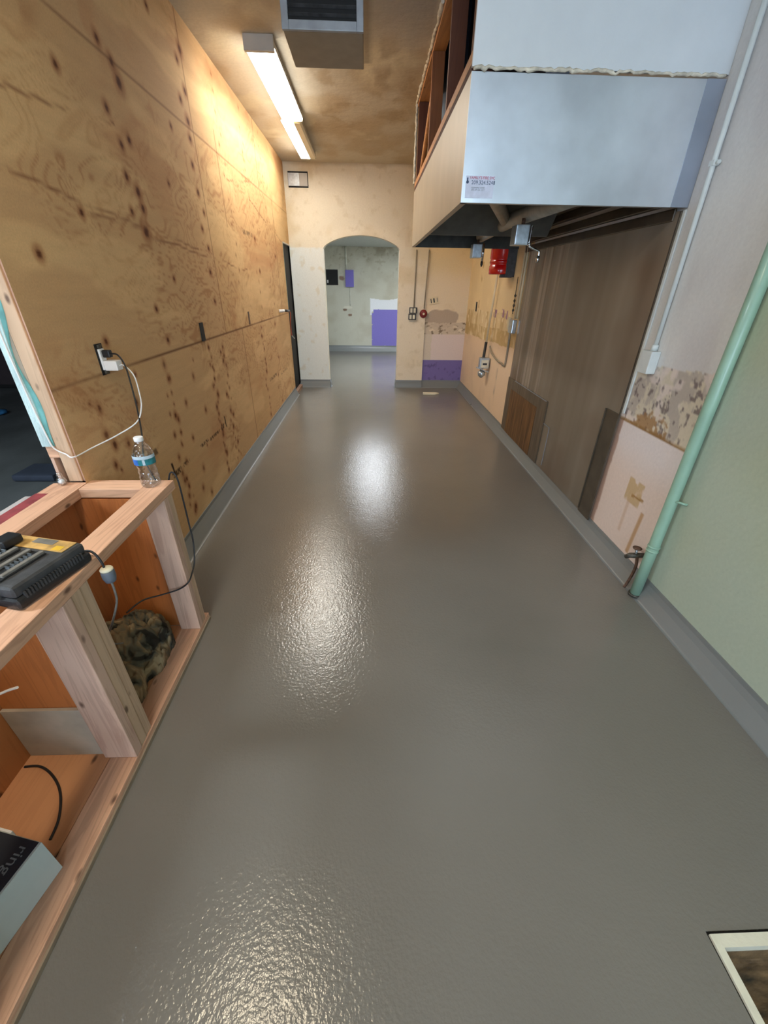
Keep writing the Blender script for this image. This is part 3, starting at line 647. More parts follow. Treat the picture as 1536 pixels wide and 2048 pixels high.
# ------------------------------------------------------------ supply duct box on the ceiling
t = thing('air_duct_box', 'boxy grey air duct on the ceiling with a dark louvred grille', 'air duct', (-0.225, 3.1, 2.6))
dx0, dx1, dy0, dy1, dz = -0.425, -0.03, 2.915, 3.32, 2.60
box('duct_body', M['vent'], t, dx0, dx1, dy0+0.02, dy1, dz, H-0.0005, 0.004)
mb = MB().box(dx0-0.004, dx0+0.03, dy0, dy0+0.02, dz, H-0.002).box(dx1-0.03, dx1+0.004, dy0, dy0+0.02, dz, H-0.002).box(dx0+0.03, dx1-0.03, dy0, dy0+0.02, dz, dz+0.035).box(dx0+0.03, dx1-0.03, dy0, dy0+0.02, H-0.04, H-0.002)
gf = mb.build('grille_frame', M['ventframe'], t, 0.003)
box('grille_backing', M['blk'], t, dx0+0.03, dx1-0.03, dy0+0.015, dy0+0.0195, dz+0.035, H-0.04)
mb = MB()
for i in range(9): mb.rbox(((dx0+dx1)/2, dy0+0.008, dz+0.055+i*0.029), (dx1-dx0-0.062, 0.013, 0.004), rx=math.radians(-35))
mb.build('louvres', M['blackd'], t)

# ------------------------------------------------------------ exhaust hood and the framed soffit above it
HY0, HY1, HZ0, HZ1, HX = 2.36, 4.88, 1.848, 2.29, 0.43
t = thing('exhaust_hood', 'big stainless steel kitchen exhaust hood hung along the right wall', 'exhaust hood', (0.98, 3.6, HZ0))
mb = MB().box(HX, 1.445, HY0, HY0+0.004, HZ0, HZ1).box(HX, 1.445, HY0+0.004, HY0+0.03, HZ0, HZ0+0.004)
mb.build('front_panel', M['steel'], t, 0.001)
box('end_strip', M['steel2'], t, 1.445, XR-0.002, HY0-0.003, HY0+0.004, HZ0, HZ1)
mb = MB().box(HX, HX+0.004, HY0+0.004, HY1, HZ0, HZ1+0.0).box(HX+0.004, HX+0.03, HY0+0.004, HY1, HZ0, HZ0+0.004)
mb.build('side_panel', M['hoodside'], t, 0.001)
box('back_end_panel', M['hoodin'], t, HX+0.004, XR-0.002, HY1-0.004, HY1, HZ0, HZ1)
box('top_panel', M['hoodin'], t, HX+0.004, XR-0.002, HY0+0.004, HY1-0.004, HZ1-0.006, HZ1-0.001)
MB().add([(HX+0.03, 3.85, HZ0+0.012), (1.42, 3.85, HZ0+0.012), (1.42, 3.45, HZ1-0.02), (HX+0.03, 3.45, HZ1-0.02), (HX+0.03, 3.87, HZ0+0.012), (1.42, 3.87, HZ0+0.012), (1.42, 3.47, HZ1-0.02), (HX+0.03, 3.47, HZ1-0.02)],
     [(0, 1, 2, 3), (7, 6, 5, 4), (0, 4, 5, 1), (1, 5, 6, 2), (2, 6, 7, 3), (3, 7, 4, 0)]).build('baffle', mat('grey_baffle', (96, 98, 94), 0.5, metal=0.3, var=0.1), t)
MB().tube([(1.09, 4.72, 1.935), (1.03, 3.6, 1.93), (1.10, 2.56, 1.93)], 0.048, 14).build('channel', M['duct'], t)
MB().tube([(1.035, 3.7, 1.935), (0.70, 2.85, 1.96), (0.58, 2.5, 1.98)], 0.04, 14).build('strut', M['duct'], t)
# wall flashing ribs, the greasy top of the steel sheet
mb = MB()
for i, zz in enumerate((1.80, 1.87, 1.95)): mb.box(XR-0.022-0.012*i, XR-0.008, 2.42, 4.62, zz, zz+0.055)
mb.build('flashing', mat('greasy_flashing', (74, 62, 48), 0.35, metal=0.3, var=0.2), t, 0.006)
# sticker
sk = box('sticker', M['sticker'], t, 0.447, 0.578, HY0-0.0012, HY0-0.0002, 1.866, 1.948)
text('sticker_print', "FAMILY'S FIRE SVC", M['inkred'], t, 0.0145, (0.464, HY0-0.0016, 1.936), (1, 0, 0), (0, 0, 1))
text('sticker_print', '209.324.5248', M['inkblue'], t, 0.0205, (0.472, HY0-0.0016, 1.917), (1, 0, 0), (0, 0, 1))
text('sticker_print', 'CLEANING DATE\nJAN APR JUL OCT', M['letter'], t, 0.008, (0.474, HY0-0.0016, 1.902), (1, 0, 0), (0, 0, 1))
mb = MB().lathe([(0.0005, -0.0019), (0.006, -0.0019), (0.006, -0.0012)], (0.454, HY0, 1.925), 16, 'Y'); mb.rbox((0.4535, HY0-0.0015, 1.934), (0.006, 0.0006, 0.014)); mb.build('sticker_emblem', M['inkblue'], t)

# soffit
struct(box('wall_soffit', M['white_dry'], None, SOX, XR-0.001, HY0-0.004, HY0+0.012, HZ1+0.012, H))
# ragged plaster bead between hood and drywall
mb = MB(); n = 70; r_ = np.random.RandomState(8)
pts = [(HX+0.006+(XR-HX-0.02)*i/n, HY0-0.006-0.003*r_.rand(), HZ1+0.009+0.004*r_.randn()*0.6) for i in range(n+1)]
mb.tube(pts, [0.004+0.005*r_.rand()*(1-0.4*i/n) for i in range(n+1)], 6)
struct(mb.build('trim_3', M['plaster']))
t = thing('soffit_frame', 'open timber stud framing of the stripped soffit above the hood side', 'wall framing', (HX+0.05, 3.6, HZ1))
box('bottom_plate', M['studplate'], t, HX+0.001, HX+0.09, HY0+0.014, HY1-0.01, HZ1+0.03, HZ1+0.07, 0.002)
box('bottom_plate', mat('dark_brown_plate', (74, 40, 28), 0.8, var=0.4, nscale=14), t, HX+0.001, HX+0.09, HY0+0.014, HY1-0.01, HZ1+0.001, HZ1+0.03, 0.002)  # dark brown lower layer of the plate
box('top_plate', M['studplate'], t, HX+0.004, HX+0.09, HY0+0.014, HY1-0.01, H-0.04, H-0.002, 0.002)
for yy, m_, tx in ((2.40, M['studd'], 0), (3.08, M['studd'], 0), (3.88, M['stud'], 0), (4.74, M['studd'], 0)):
    MB().box(HX+0.004+tx, HX+0.088+tx, yy, yy+0.036, HZ1+0.071, H-0.041).build('stud', m_, t, 0.002)
MB().tube([(0.475, 4.70, 2.40), (0.475, 3.94, 2.85)], 0.02, 6).build('brace', M['studplate'], t)
# ragged drywall/plaster edges left on the soffit side
mb = MB(); n = 60
pts = [(HX-0.006+0.006*r_.rand(), HY1-0.01+0.006*r_.rand(), HZ1+0.06+(H-HZ1-0.06)*i/n) for i in range(n+1)]
mb.tube(pts, [0.006+0.012*vnoise(i*0.35, 1.5, 5) for i in range(n+1)], 6)
pts = [(HX-0.008+0.008*r_.rand(), HY1-0.02-(1.45)*i/n, H-0.004-0.01*r_.rand()) for i in range(n+1)]
mb.tube(pts, [0.004+0.014*vnoise(i*0.3, 2.5, 6) for i in range(n+1)], 6)
struct(mb.build('trim_4', M['plaster']))
tag(MB().lathe([(0.10, 0), (0.10, 1.12)], (0.70, 4.62, HZ1+0.001), 28).build('exhaust_duct', M['ductblue']), 'blue-grey round exhaust duct seen between the soffit studs', 'duct')
tag(box('cream_board', M['creamstrip'], None, HX+0.105, HX+0.13, 4.36, 4.38, HZ1+0.001, H+0.3), 'thin cream board strip standing among the soffit studs', 'board')

# metal boxes hanging under the hood with their hooked pipes
def hang(x, y, label, hook):
    t = thing('hanging_box', label, 'electrical box', (x, y, 1.75), 'metal boxes under the hood')
    box('box_body', M['galv'], t, x-0.045, x+0.045, y-0.03, y+0.08, 1.75, 1.862, 0.004)
    box('cover_plate', M['galv'], t, x-0.04, x+0.04, y-0.034, y-0.0301, 1.757, 1.855, 0.0015)
    MB().tube([(x+0.01, y+0.02, 1.863), (x+0.01, y+0.02, 1.90)], 0.012, 10).build('hanger', M['rust'], t)
    if hook:
        MB().tube(smooth_path([(x+0.065, y, 1.862), (x+0.063, y, 1.80), (x+0.062, y, 1.755), (x+0.09, y, 1.735), (x+0.128, y, 1.722), (x+0.14, y, 1.71), (x+0.138, y, 1.655)]), 0.008, 10).build('hook_pipe', M['chrome'], t)
        MB().lathe([(0.004, -0.02), (0.012, -0.01), (0.012, 0.02), (0.006, 0.025)], (x+0.138, y, 1.67), 12).build('nozzle', M['chrome'], t)
        MB().lathe([(0.013, -0.008), (0.015, 0), (0.013, 0.008)], (x+0.063, y, 1.757), 12).build('elbow', M['chrome'], t)
    else:
        MB().tube([(x+0.065, y, 1.87), (x+0.062, y, 1.72)], 0.011, 10).build('hook_pipe', M['chrome'], t)
        MB().lathe([(0.003, -0.045), (0.012, -0.025), (0.012, 0.0)], (x+0.061, y, 1.72), 12).build('nozzle', M['blackp'], t)
    return t
hang(1.005, 3.2, 'shiny metal box under the hood, nearer one, with bent chrome pipe', True)
hang(1.035, 4.6, 'small metal box under the hood far end with straight black-tipped pipe', False)

# ------------------------------------------------------------ steel sheet on the right wall
t = thing('steel_wall_sheet', 'tall greasy brown stainless sheet fixed to the right wall', 'wall panel', (XR, 3.4, 0.1))
def greasy():
    m = bpy.data.materials.new('greasy_brown_steel'); m.use_nodes = True
    nt = m.node_tree; b = nt.nodes['Principled BSDF']; N = nt.nodes.new; L = nt.links
    tc = N('ShaderNodeTexCoord'); mp = N('ShaderNodeMapping'); mp.inputs['Scale'].default_value = (1, 3, 0.3); L.new(tc.outputs['Object'], mp.inputs[0])
    n = N('ShaderNodeTexNoise'); n.inputs['Scale'].default_value = 1.6; n.inputs['Detail'].default_value = 2; L.new(mp.outputs[0], n.inputs['Vector'])
    r = N('ShaderNodeValToRGB'); e = r.color_ramp.elements
    e[0].position = 0.3; e[0].color = lin((128, 118, 104))+(1,); e[1].position = 0.75; e[1].color = lin((152, 142, 128))+(1,)
    L.new(n.outputs['Fac'], r.inputs[0])
    mp2 = N('ShaderNodeMapping'); mp2.inputs['Scale'].default_value = (1, 9, 0.25); L.new(tc.outputs['Object'], mp2.inputs[0])
    ns = N('ShaderNodeTexNoise'); ns.inputs['Scale'].default_value = 2.0; ns.inputs['Detail'].default_value = 2; L.new(mp2.outputs[0], ns.inputs['Vector'])
    sx_ = N('ShaderNodeSeparateXYZ'); L.new(tc.outputs['Object'], sx_.inputs[0])
    fy = N('ShaderNodeMapRange'); fy.inputs['From Min'].default_value = -0.1; fy.inputs['From Max'].default_value = 0.7; L.new(sx_.outputs['Y'], fy.inputs['Value'])
    fs = N('ShaderNodeMapRange'); fs.inputs['From Min'].default_value = 0.5; fs.inputs['From Max'].default_value = 0.66; fs.inputs['To Max'].default_value = 0.8; L.new(ns.outputs['Fac'], fs.inputs['Value'])
    ml = N('ShaderNodeMath'); ml.operation = 'MULTIPLY'; L.new(fy.outputs[0], ml.inputs[0]); L.new(fs.outputs[0], ml.inputs[1])
    n2 = N('ShaderNodeTexNoise'); n2.inputs['Scale'].default_value = 1.4; L.new(tc.outputs['Object'], n2.inputs['Vector'])
    mr = N('ShaderNodeMapRange'); mr.inputs['From Min'].default_value = 0.5; mr.inputs['From Max'].default_value = 0.75; mr.inputs['To Max'].default_value = 0.6; L.new(n2.outputs['Fac'], mr.inputs['Value'])
    mx = N('ShaderNodeMix'); mx.data_type = 'RGBA'; mx.inputs[7].default_value = lin((104, 70, 42))+(1,); L.new(mr.outputs[0], mx.inputs[0]); L.new(r.outputs[0], mx.inputs[6])
    m3 = N('ShaderNodeMix'); m3.data_type = 'RGBA'; m3.inputs[7].default_value = lin((190, 178, 164))+(1,); L.new(ml.outputs[0], m3.inputs[0]); L.new(mx.outputs[2], m3.inputs[6])  # pale streaks painted in where light would catch the flutes
    L.new(m3.outputs[2], b.inputs['Base Color']); b.inputs['Metallic'].default_value = 0.35; b.inputs['Roughness'].default_value = 0.42
    bp = N('ShaderNodeBump'); bp.inputs['Strength'].default_value = 0.12; bp.inputs['Distance'].default_value = 0.02; L.new(n.outputs['Fac'], bp.inputs['Height']); L.new(bp.outputs[0], b.inputs['Normal'])
    return m
M['greasy'] = greasy()
sx = XR-0.014
# profiled sheet: shallow vertical flutes at its far half
mb = MB(); ysf = [2.385+i*(4.50-2.385)/240 for i in range(241)]
def flute(y): return 0.006*math.sin((y-3.6)*2*math.pi/0.19) if y > 3.6 else 0.0
for a, b in zip(ysf[:-1], ysf[1:]):
    mb.add([(sx-flute(a), a, 0.1), (sx-flute(b), b, 0.1), (sx-flute(b), b, 1.84), (sx-flute(a), a, 1.84)], [(0, 1, 2, 3)], True)
mb.box(sx+0.006, XR-0.001, 2.385, 4.50, 0.1, 1.84)
mb.build('sheet', M['greasy'], t)
rustm = mat('rusty_stained_steel', (116, 84, 50), 0.55, metal=0.2, var=0.4, nscale=5, stretch=(1, 9, 0.5))
box('lower_patch', mat('dull_lower_patch', (110, 98, 82), 0.5, metal=0.3, var=0.2, nscale=6, stretch=(1, 6, 0.5)), t, sx-0.008, sx-0.001, 3.40, 4.49, 0.1, 0.66, 0.001)
box('rust_stain_plate', rustm, t, sx-0.010, sx-0.0085, 3.60, 4.35, 0.1, 0.56)
mb = MB().box(sx-0.012, sx-0.008, 3.42, 4.27, 0.655, 0.662)
mb.box(sx-0.012, sx-0.008, 3.26, 3.38, 0.475, 0.481).box(sx-0.012, sx-0.008, 3.255, 3.262, 0.14, 0.478)
mb.build('bent_edge', M['steel2'], t)
mb = MB().box(sx-0.010, sx-0.002, 2.37, 2.52, 0.1, 0.84).box(sx-0.016, sx-0.010, 2.515, 2.523, 0.12, 0.84)
mb.build('corner_flap', mat('dark_flap_steel', (96, 88, 76), 0.4, metal=0.5), t, 0.001)
box('edge_trim', M['condw'], t, XR-0.010, XR-0.001, 2.352, 2.372, 0.85, 1.84, 0.003)

# ------------------------------------------------------------ conduit with junction box
t = thing('wall_conduit', 'white painted conduit running down the right wall into a white junction box', 'conduit', (XR, 2.25, 1.1))
MB().tube([(XR-0.016, 2.25, H-0.002), (XR-0.016, 2.25, 1.22)], 0.011, 12).build('pipe', M['condw'], t)
box('junction_box', M['condw'], t, XR-0.052, XR-0.002, 2.205, 2.295, 1.105, 1.218, 0.004)
MB().lathe([(0.017, 0), (0.017, 0.025), (0.013, 0.03)], (XR-0.016, 2.25, 1.2185), 12).build('connector', M['condw'], t)
mb = MB(); mb.tube([(XR-0.012, 2.238, 1.99), (XR-0.012, 2.22, 1.99)], 0.008, 8); mb.rbox((XR-0.014, 2.25, 1.99), (0.026, 0.03, 0.02)); mb.build('strap', M['condw'], t)

# ------------------------------------------------------------ green pipe and hose valve
t = thing('green_pipe', 'thick pale green painted vertical pipe standing at the edge of the green wall', 'pipe', (XR-0.07, 1.70, 0))
MB().tube([(XR-0.033, 1.735, H-0.002), (XR-0.033, 1.73, 1.0), (XR-0.04, 1.715, 0.35), (XR-0.052, 1.70, 0.02)], 0.027, 20).build('pipe', M['green'], t)
mb = MB()
for zz in (0.30, 0.325): mb.lathe([(0.029, -0.006), (0.031, 0), (0.029, 0.006)], (XR-0.0405, 1.7137, zz), 20)
mb.build('coupling', M['green'], t)
MB().tube([(XR-0.04, 1.70, 0.60), (XR-0.006, 1.66, 0.60)], 0.006, 8).build('bracket', M['green'], t)
MB().lathe([(0.032, 0.0), (0.032, 0.014)], (XR-0.053, 1.70, 0.008), 20).build('foot_ring', M['brass'], t)

t = thing('hose_valve', 'small old hose tap with round handle beside the green pipe', 'valve', (XR-0.05, 1.80, 0.0))
MB().tube([(XR-0.001, 1.80, 0.205), (XR-0.05, 1.80, 0.205), (XR-0.075, 1.81, 0.20), (XR-0.085, 1.825, 0.18)], [0.013, 0.016, 0.015, 0.012], 12).build('valve_body', M['brass'], t)
MB().tube([(XR-0.05, 1.80, 0.205), (XR-0.055, 1.80, 0.25)], 0.006, 8).build('stem', M['galv'], t)
MB().lathe([(0.006, 0), (0.022, 0.003), (0.024, 0.008), (0.008, 0.012)], (XR-0.055, 1.80, 0.248), 16).build('handle', M['rust'], t)
MB().tube(smooth_path([(XR-0.045, 1.79, 0.20), (XR-0.045, 1.775, 0.15), (XR-0.052, 1.77, 0.09), (XR-0.068, 1.765, 0.03), (XR-0.075, 1.765, 0.01)]), 0.008, 10).build('drain_pipe', M['rust'], t)

# ------------------------------------------------------------ suppression tank and devices beyond the sheet
t = thing('red_tank', 'red cylinder tank mounted on the cream wall beneath the hood end', 'tank', (1.34, 4.95, 1.63))
tx, ty = 1.406, 5.015
MB().lathe([(0.045, 0), (0.118, 0.0), (0.122, 0.01), (0.122, 0.075), (0.115, 0.085), (0.115, 0.095), (0.122, 0.105), (0.122, 0.12), (0.117, 0.128), (0.117, 0.138), (0.122, 0.145), (0.122, 0.46), (0.09, 0.51), (0.04, 0.53)], (tx, ty, 1.605+0.02), 32).build('cylinder', M['red'], t)
box('bracket_box', M['blackd'], t, XR-0.10, XR-0.002, 4.895, 4.99, 1.60, 1.98, 0.004)
box('base_clip', M['blackp'], t, tx-0.02, tx+0.10, ty-0.115, ty-0.06, 1.595, 1.6245, 0.003)

t = thing('wall_gas_line', 'cream conduit with black rod and small metal valve on the cream wall', 'pipe', (1.5, 5.35, 0.5))
MB().tube([(XR-0.03, 5.40, 1.85), (XR-0.06, 5.45, 0.90)], 0.014, 10).build('conduit', M['cream'], t)
MB().tube([(XR-0.06, 5.45, 0.90), (XR-0.075, 5.46, 0.55)], 0.018, 10).build('rod', M['blackp'], t)
box('switch_box', M['galv'], t, XR-0.135, XR-0.015, 5.34, 5.42, 0.595, 0.725, 0.006)
box('switch_plate', M['puck'], t, XR-0.118, XR-0.028, 5.334, 5.3395, 0.61, 0.70, 0.002)
box('switch_slot', M['blackd'], t, XR-0.10, XR-0.046, 5.330, 5.3335, 0.640, 0.664, 0.001)
mb = MB().lathe([(0.012, -0.06), (0.045, -0.03), (0.05, 0.01), (0.02, 0.03)], (XR-0.085, 5.40, 0.535), 14)
mb.rbox((XR-0.085, 5.38, 0.578), (0.17, 0.03, 0.014), ry=0.35); mb.build('valve', M['galv'], t)
MB().tube(smooth_path([(XR-0.03, 5.36, 0.86), (XR-0.03, 5.25, 0.80), (XR-0.03, 5.0, 0.755), (XR-0.02, 4.84, 0.745), (XR-0.012, 4.72, 0.76), (XR-0.012, 4.72, 1.14)]), 0.010, 8).build('gas_pipe', M['pipeg'], t)
t = thing('wall_cable_pair', 'pair of cream painted pipes down the wall beside the steel sheet to a small box', 'pipe', (XR, 4.58, 1.1))
for yy in (4.60, 4.535): MB().tube([(XR-0.015, yy, 1.86), (XR-0.015, yy+0.01, 1.22)], 0.011, 8).build('pipe', M['cream'], t)
box('box_body', M['galv'], t, XR-0.045, XR-0.002, 4.57, 4.70, 1.08, 1.21, 0.006)
tag(box('switch_plate', M['puck'], None, XR-0.010, XR-0.0015, 4.76, 4.86, 1.10, 1.22, 0.002), 'blank cream wall plate beside the small metal box near the steel sheet', 'wall plate')
mb = MB()
for i in range(4): mb.lathe([(0.004, 0), (0.012, 0.01), (0.012, 0.02), (0.004, 0.03)], (XR-0.02, 4.70, 1.28+0.045*i), 8)
mb.tube([(XR-0.02, 4.70, 1.26), (XR-0.02, 4.70, 1.60)], 0.004, 6)
tag(mb.build('linkage_chain', M['brass']), 'thin dark linkage hanging beneath the red tank', 'chain')
for (y0, z0) in ((6.45, 1.26),):
    t = thing('outlet_hole', 'open electrical hole in the cream wall near the far corner', 'outlet', (XR, y0, z0))
    box('hole', M['blk'], t, XR-0.006, XR-0.0015, y0-0.05, y0+0.0, z0-0.06, z0+0.06); box('box_rim', M['cream'], t, XR-0.008, XR-0.0015, y0+0.002, y0+0.05, z0-0.06, z0+0.06)

# ------------------------------------------------------------ small things on the back wall
t = thing('switch_cluster', 'double cream outlet cluster on the pier with a thin pipe above it', 'outlet', (0.675, YB, 1.07))
MB().tube([(0.69, YB-0.012, 1.97), (0.685, YB-0.012, 1.215)], 0.009, 8).build('pipe', M['pipeg'], t)
for j, (zz, xo) in enumerate(((1.175, 0.0), (1.085, -0.01))):
    box('outlet_box', M['blackd'], t, 0.615+xo, 0.735+xo, YB-0.04, YB-0.001, zz-0.042, zz+0.042, 0.003)
    for k_ in range(2): box('socket', M['puck'], t, 0.628+xo+k_*0.05, 0.662+xo+k_*0.05, YB-0.046, YB-0.0405, zz-0.03, zz+0.03, 0.002)
t = thing('round_alarm', 'small dark red round alarm on the back wall with a thin pipe above it', 'alarm', (0.84, YB, 1.13))
MB().tube([(0.875, YB-0.008, 1.97), (0.845, YB-0.012, 1.20)], 0.008, 8).build('pipe', M['pipeg'], t)
MB().lathe([(0.055, -0.001), (0.06, -0.02), (0.045, -0.035), (0.02, -0.04)], (0.838, YB, 1.13), 24, 'Y').build('bell', M['darkred'], t)
MB().lathe([(0.014, -0.041), (0.016, -0.05)], (0.838, YB, 1.13), 16, 'Y').build('centre', M['cream'], t)
t = thing('tilted_wall_plate', 'crooked outlet plate with black slots high on the recess wall', 'outlet', (0.99, YB+0.02, 1.3))
MB().rbox((0.995, YB+0.018, 1.315), (0.15, 0.008, 0.10), ry=-0.2).build('plate', M['cream'], t, 0.002)
for dx_ in (-0.045, 0.0, 0.05): MB().rbox((0.995+dx_, YB+0.0125, 1.315+dx_*0.2), (0.012 if dx_ else 0.02, 0.003, 0.06), ry=-0.2).build('slot', M['blackp'] if dx_ <= 0 else M['pipeg'], t)
t = thing('vent_hole', 'small square vent recess with silver duct high in the back wall corner', 'vent', (-0.95, YB, 2.66))
box('opening', M['blk'], t, -1.10, -0.83, YB-0.004, YB-0.001, 2.655, 2.83)
box('duct_sleeve', M['galv'], t, -1.10, -0.95, YB-0.014, YB-0.005, 2.672, 2.812, 0.002)
box('duct_sleeve', M['lampbody'], t, -0.95, -0.84, YB-0.010, YB-0.005, 2.672, 2.812, 0.002)
# back room objects
t = thing('purple_electrical_box', 'purple painted electrical box on the back room wall with conduit', 'electrical box', (-0.48, 11.3, 1.47))
box('box_body', M['purple'], t, -0.585, -0.385, 11.24, 11.299, 1.47, 1.825, 0.003)
MB().tube([(-0.565, 11.28, HB-0.001), (-0.555, 11.28, 1.826)], 0.018, 10).build('conduit', mat('pale_grey_conduit', (206, 206, 190), 0.5), t)
MB().tube([(-0.485, 11.29, 1.469), (-0.485, 11.29, 1.06)], 0.007, 8).build('wire', mat('pale_wire', (214, 214, 200), 0.5), t)
t = thing('wall_cavity', 'square dark cavity cut in the back room wall left of the purple box', 'wall opening', (-0.91, 11.3, 1.52))
box('cavity', M['blk'], t, -1.05, -0.775, 11.292, 11.299, 1.515, 1.82)
mb = MB().box(-1.05, -0.765, 11.285, 11.299, 1.505, 1.515).box(-0.775, -0.765, 11.285, 11.299, 1.515, 1.83).box(-1.05, -0.775, 11.285, 11.299, 1.82, 1.83); mb.build('cavity_rim', M['darkwall'], t)
box('white_tag', M['whitep'], t, -1.03, -1.0, 11.286, 11.2915, 1.55, 1.61, 0.002)
# plate on the floor by the pier
mb = MB().extr([(-0.13, -0.055), (0.07, -0.055), (0.13, 0.0), (0.07, 0.055), (-0.12, 0.055)], (0.97, 6.52, 0.001), (0.97, 6.52, 0.022), (1, 0, 0), (0, 1, 0))
tag(mb.build('floor_plate', M['puck'], None, 0.004), 'small cream plate lying on the floor before the recess', 'plate')

# ------------------------------------------------------------ openings and outlets in the plywood
t = thing('wall_outlet', 'open wall outlet in plywood with black plug and white charger', 'outlet', (XL, 1.88, 1.15))
box('box_hole', M['blk'], t, XL+0.0005, XL+0.003, 1.853, 1.905, 1.145, 1.27)
box('outlet_face', M['whitep'], t, XL+0.0035, XL+0.012, 1.862, 1.897, 1.165, 1.25, 0.002)
for z_ in (1.2535, 1.1495): box('mounting_ear', M['brass'], t, XL+0.0035, XL+0.012, 1.868, 1.89, z_, z_+0.0125)
t = thing('usb_charger', 'white cube charger plugged into the plywood outlet with long white cable', 'charger', (XL+0.03, 1.88, 1.18))
box('charger_body', M['whitep'], t, XL+0.013, XL+0.068, 1.86, 1.905, 1.163, 1.203, 0.004)
wp_ = [(XL+0.069, 1.88, 1.183), (XL+0.10, 1.86, 1.185), (XL+0.145, 1.83, 1.15), (XL+0.17, 1.79, 1.09), (XL+0.19, 1.74, 1.04), (XL+0.175, 1.70, 0.985), (XL+0.10, 1.66, 0.94), (XL+0.02, 1.62, 0.905), (-1.165, 1.525, 0.897), (-1.20, 1.535, 0.905), (-1.235, 1.534, 0.93), (-1.243, 1.533, 0.98), (-1.25, 1.532, 1.10), (-1.252, 1.53, 1.19), (-1.255, 1.53, 1.30), (-1.256, 1.53, 1.50)]
MB().tube(smooth_path(wp_), 0.0028, 8).build('cable', M['whitep'], t)
t = thing('power_cord', 'black power cord from the plywood outlet down behind the counter frame', 'cord', (XL+0.03, 1.88, 1.2))
box('plug', M['blackp'], t, XL+0.013, XL+0.045, 1.87, 1.895, 1.215, 1.245, 0.005)
bp_ = [(XL+0.045, 1.88, 1.23), (XL+0.085, 1.86, 1.228), (XL+0.12, 1.83, 1.19), (XL+0.145, 1.79, 1.12), (XL+0.17, 1.74, 1.03), (-0.955, 1.66, 0.95), (-0.945, 1.61, 0.87), (-0.92, 1.585, 0.80), (-0.89, 1.58, 0.745), (-0.86, 1.578, 0.755), (-0.842, 1.58, 0.80), (-0.826, 1.58, 0.805), (-0.814, 1.578, 0.77), (-0.812, 1.575, 0.66), (-0.812, 1.572, 0.56), (-0.808, 1.56, 0.47), (-0.810, 1.53, 0.385), (-0.812, 1.49, 0.352), (-0.814, 1.442, 0.335), (-0.86, 1.436, 0.30), (-0.93, 1.41, 0.29), (-1.0, 1.38, 0.285), (-1.05, 1.33, 0.26)]
MB().tube(smooth_path(bp_), 0.0035, 8).build('cord', M['blackp'], t)
tag(box('outlet_slot', M['blk'], None, XL+0.0005, XL+0.006, 3.045, 3.105, 1.15, 1.265), 'empty tall black slot cut for an outlet in the plywood', 'outlet')
tag(box('outlet_cutout', mat('brown_cutout', (96, 66, 44)), None, XL+0.0005, XL+0.003, 4.30, 4.345, 1.16, 1.27), 'small patched outlet cutout farther along the plywood', 'outlet')
t = thing('cable_stub', 'black cable stub poking from the plywood near the doorway', 'cable', (XL, 5.85, 1.2))
MB().tube([(XL+0.001, 5.78, 1.205), (XL+0.06, 5.83, 1.205)], 0.018, 10).build('bushing', M['whitep'], t)
MB().tube([(XL+0.06, 5.83, 1.205), (XL+0.085, 6.02, 1.195)], 0.016, 10).build('plug', M['blackp'], t)
MB().tube(smooth_path([(XL+0.085, 6.02, 1.195), (XL+0.07, 6.2, 1.16), (XL+0.04, 6.36, 1.10), (XL+0.01, 6.47, 1.02), (XL+0.005, 6.50, 0.92), (XL+0.005, 6.53, 0.84)]), 0.006, 8).build('wire', M['orange'], t)
MB().tube([(XL+0.005, 6.53, 0.84), (XL+0.02, 6.64, 0.79)], 0.008, 8).build('wire_end', M['whitetrim'], t)

# ------------------------------------------------------------ timber counter frame
ZT = 0.779; FX0, FX1 = -0.918, -0.825; YE = 1.565; YN = -1.5
t = thing('counter_frame', 'unfinished pine counter frame with open bays along the plywood side', 'counter frame', (-1.0, 0.6, 0))
box('top_rail', M['woody'], t, FX0, FX1, YN, YE, ZT-0.038, ZT, 0.0025)
box('cross_rail', M['woodx'], t, -1.161, FX0-0.001, YE-0.088, YE, ZT-0.038, ZT, 0.0025)
box('back_rail', M['woody'], t, -1.250, -1.162, YN, 1.54, ZT-0.04, ZT+0.002, 0.0025)
box('bottom_rail', M['woody'], t, FX0, FX1, YN, YE, 0.001, 0.039, 0.0025)
box('bottom_rail', wood('grey_sole_plate', (150, 132, 110), 1, dark=(96, 74, 58)), t, FX0+0.004, FX1+0.006, YN, YE-0.002, 0.0, 0.018, 0.002)
def post(y0, n, grey=0):
    for i in range(n): box('post', M['woodz'] if i == 0 else M['woodoldz'], t, FX0-(0.018 if i == 0 and n == 3 else 0), FX1-0.002*i, y0+i*0.0385, y0+i*0.0385+0.0375, 0.0395, ZT-0.0385, 0.003)
post(1.452, 2); post(0.842, 3); post(0.05, 3); post(-0.8, 2)
box('divider_panel', M['plyin'], t, -1.20, FX0-0.02, 0.868, 0.886, 0.041, ZT-0.045)
box('divider_panel', M['plyin'], t, -1.20, FX0-0.02, 0.09, 0.108, 0.041, ZT-0.045)
box('end_panel', M['plyin'], t, -1.20, FX0-0.001, 1.478, 1.494, 0.041, ZT-0.045)
box('back_panel', wood('brown_plywood_panel', (186, 120, 72), 2, dark=(126, 72, 40), amt=0.4), t, -1.212, -1.2005, YN, 1.53, 0.02, ZT-0.041)
box('shelf_board', M['plyfloor'], t, -1.20, FX0-0.001, YN, 1.476, 0.022, 0.040)
box('grey_board', M['greybd'], t, -1.199, FX0-0.0, 0.855, 0.8665, 0.0405, 0.285, 0.001)['label'] = 'greyish white board'
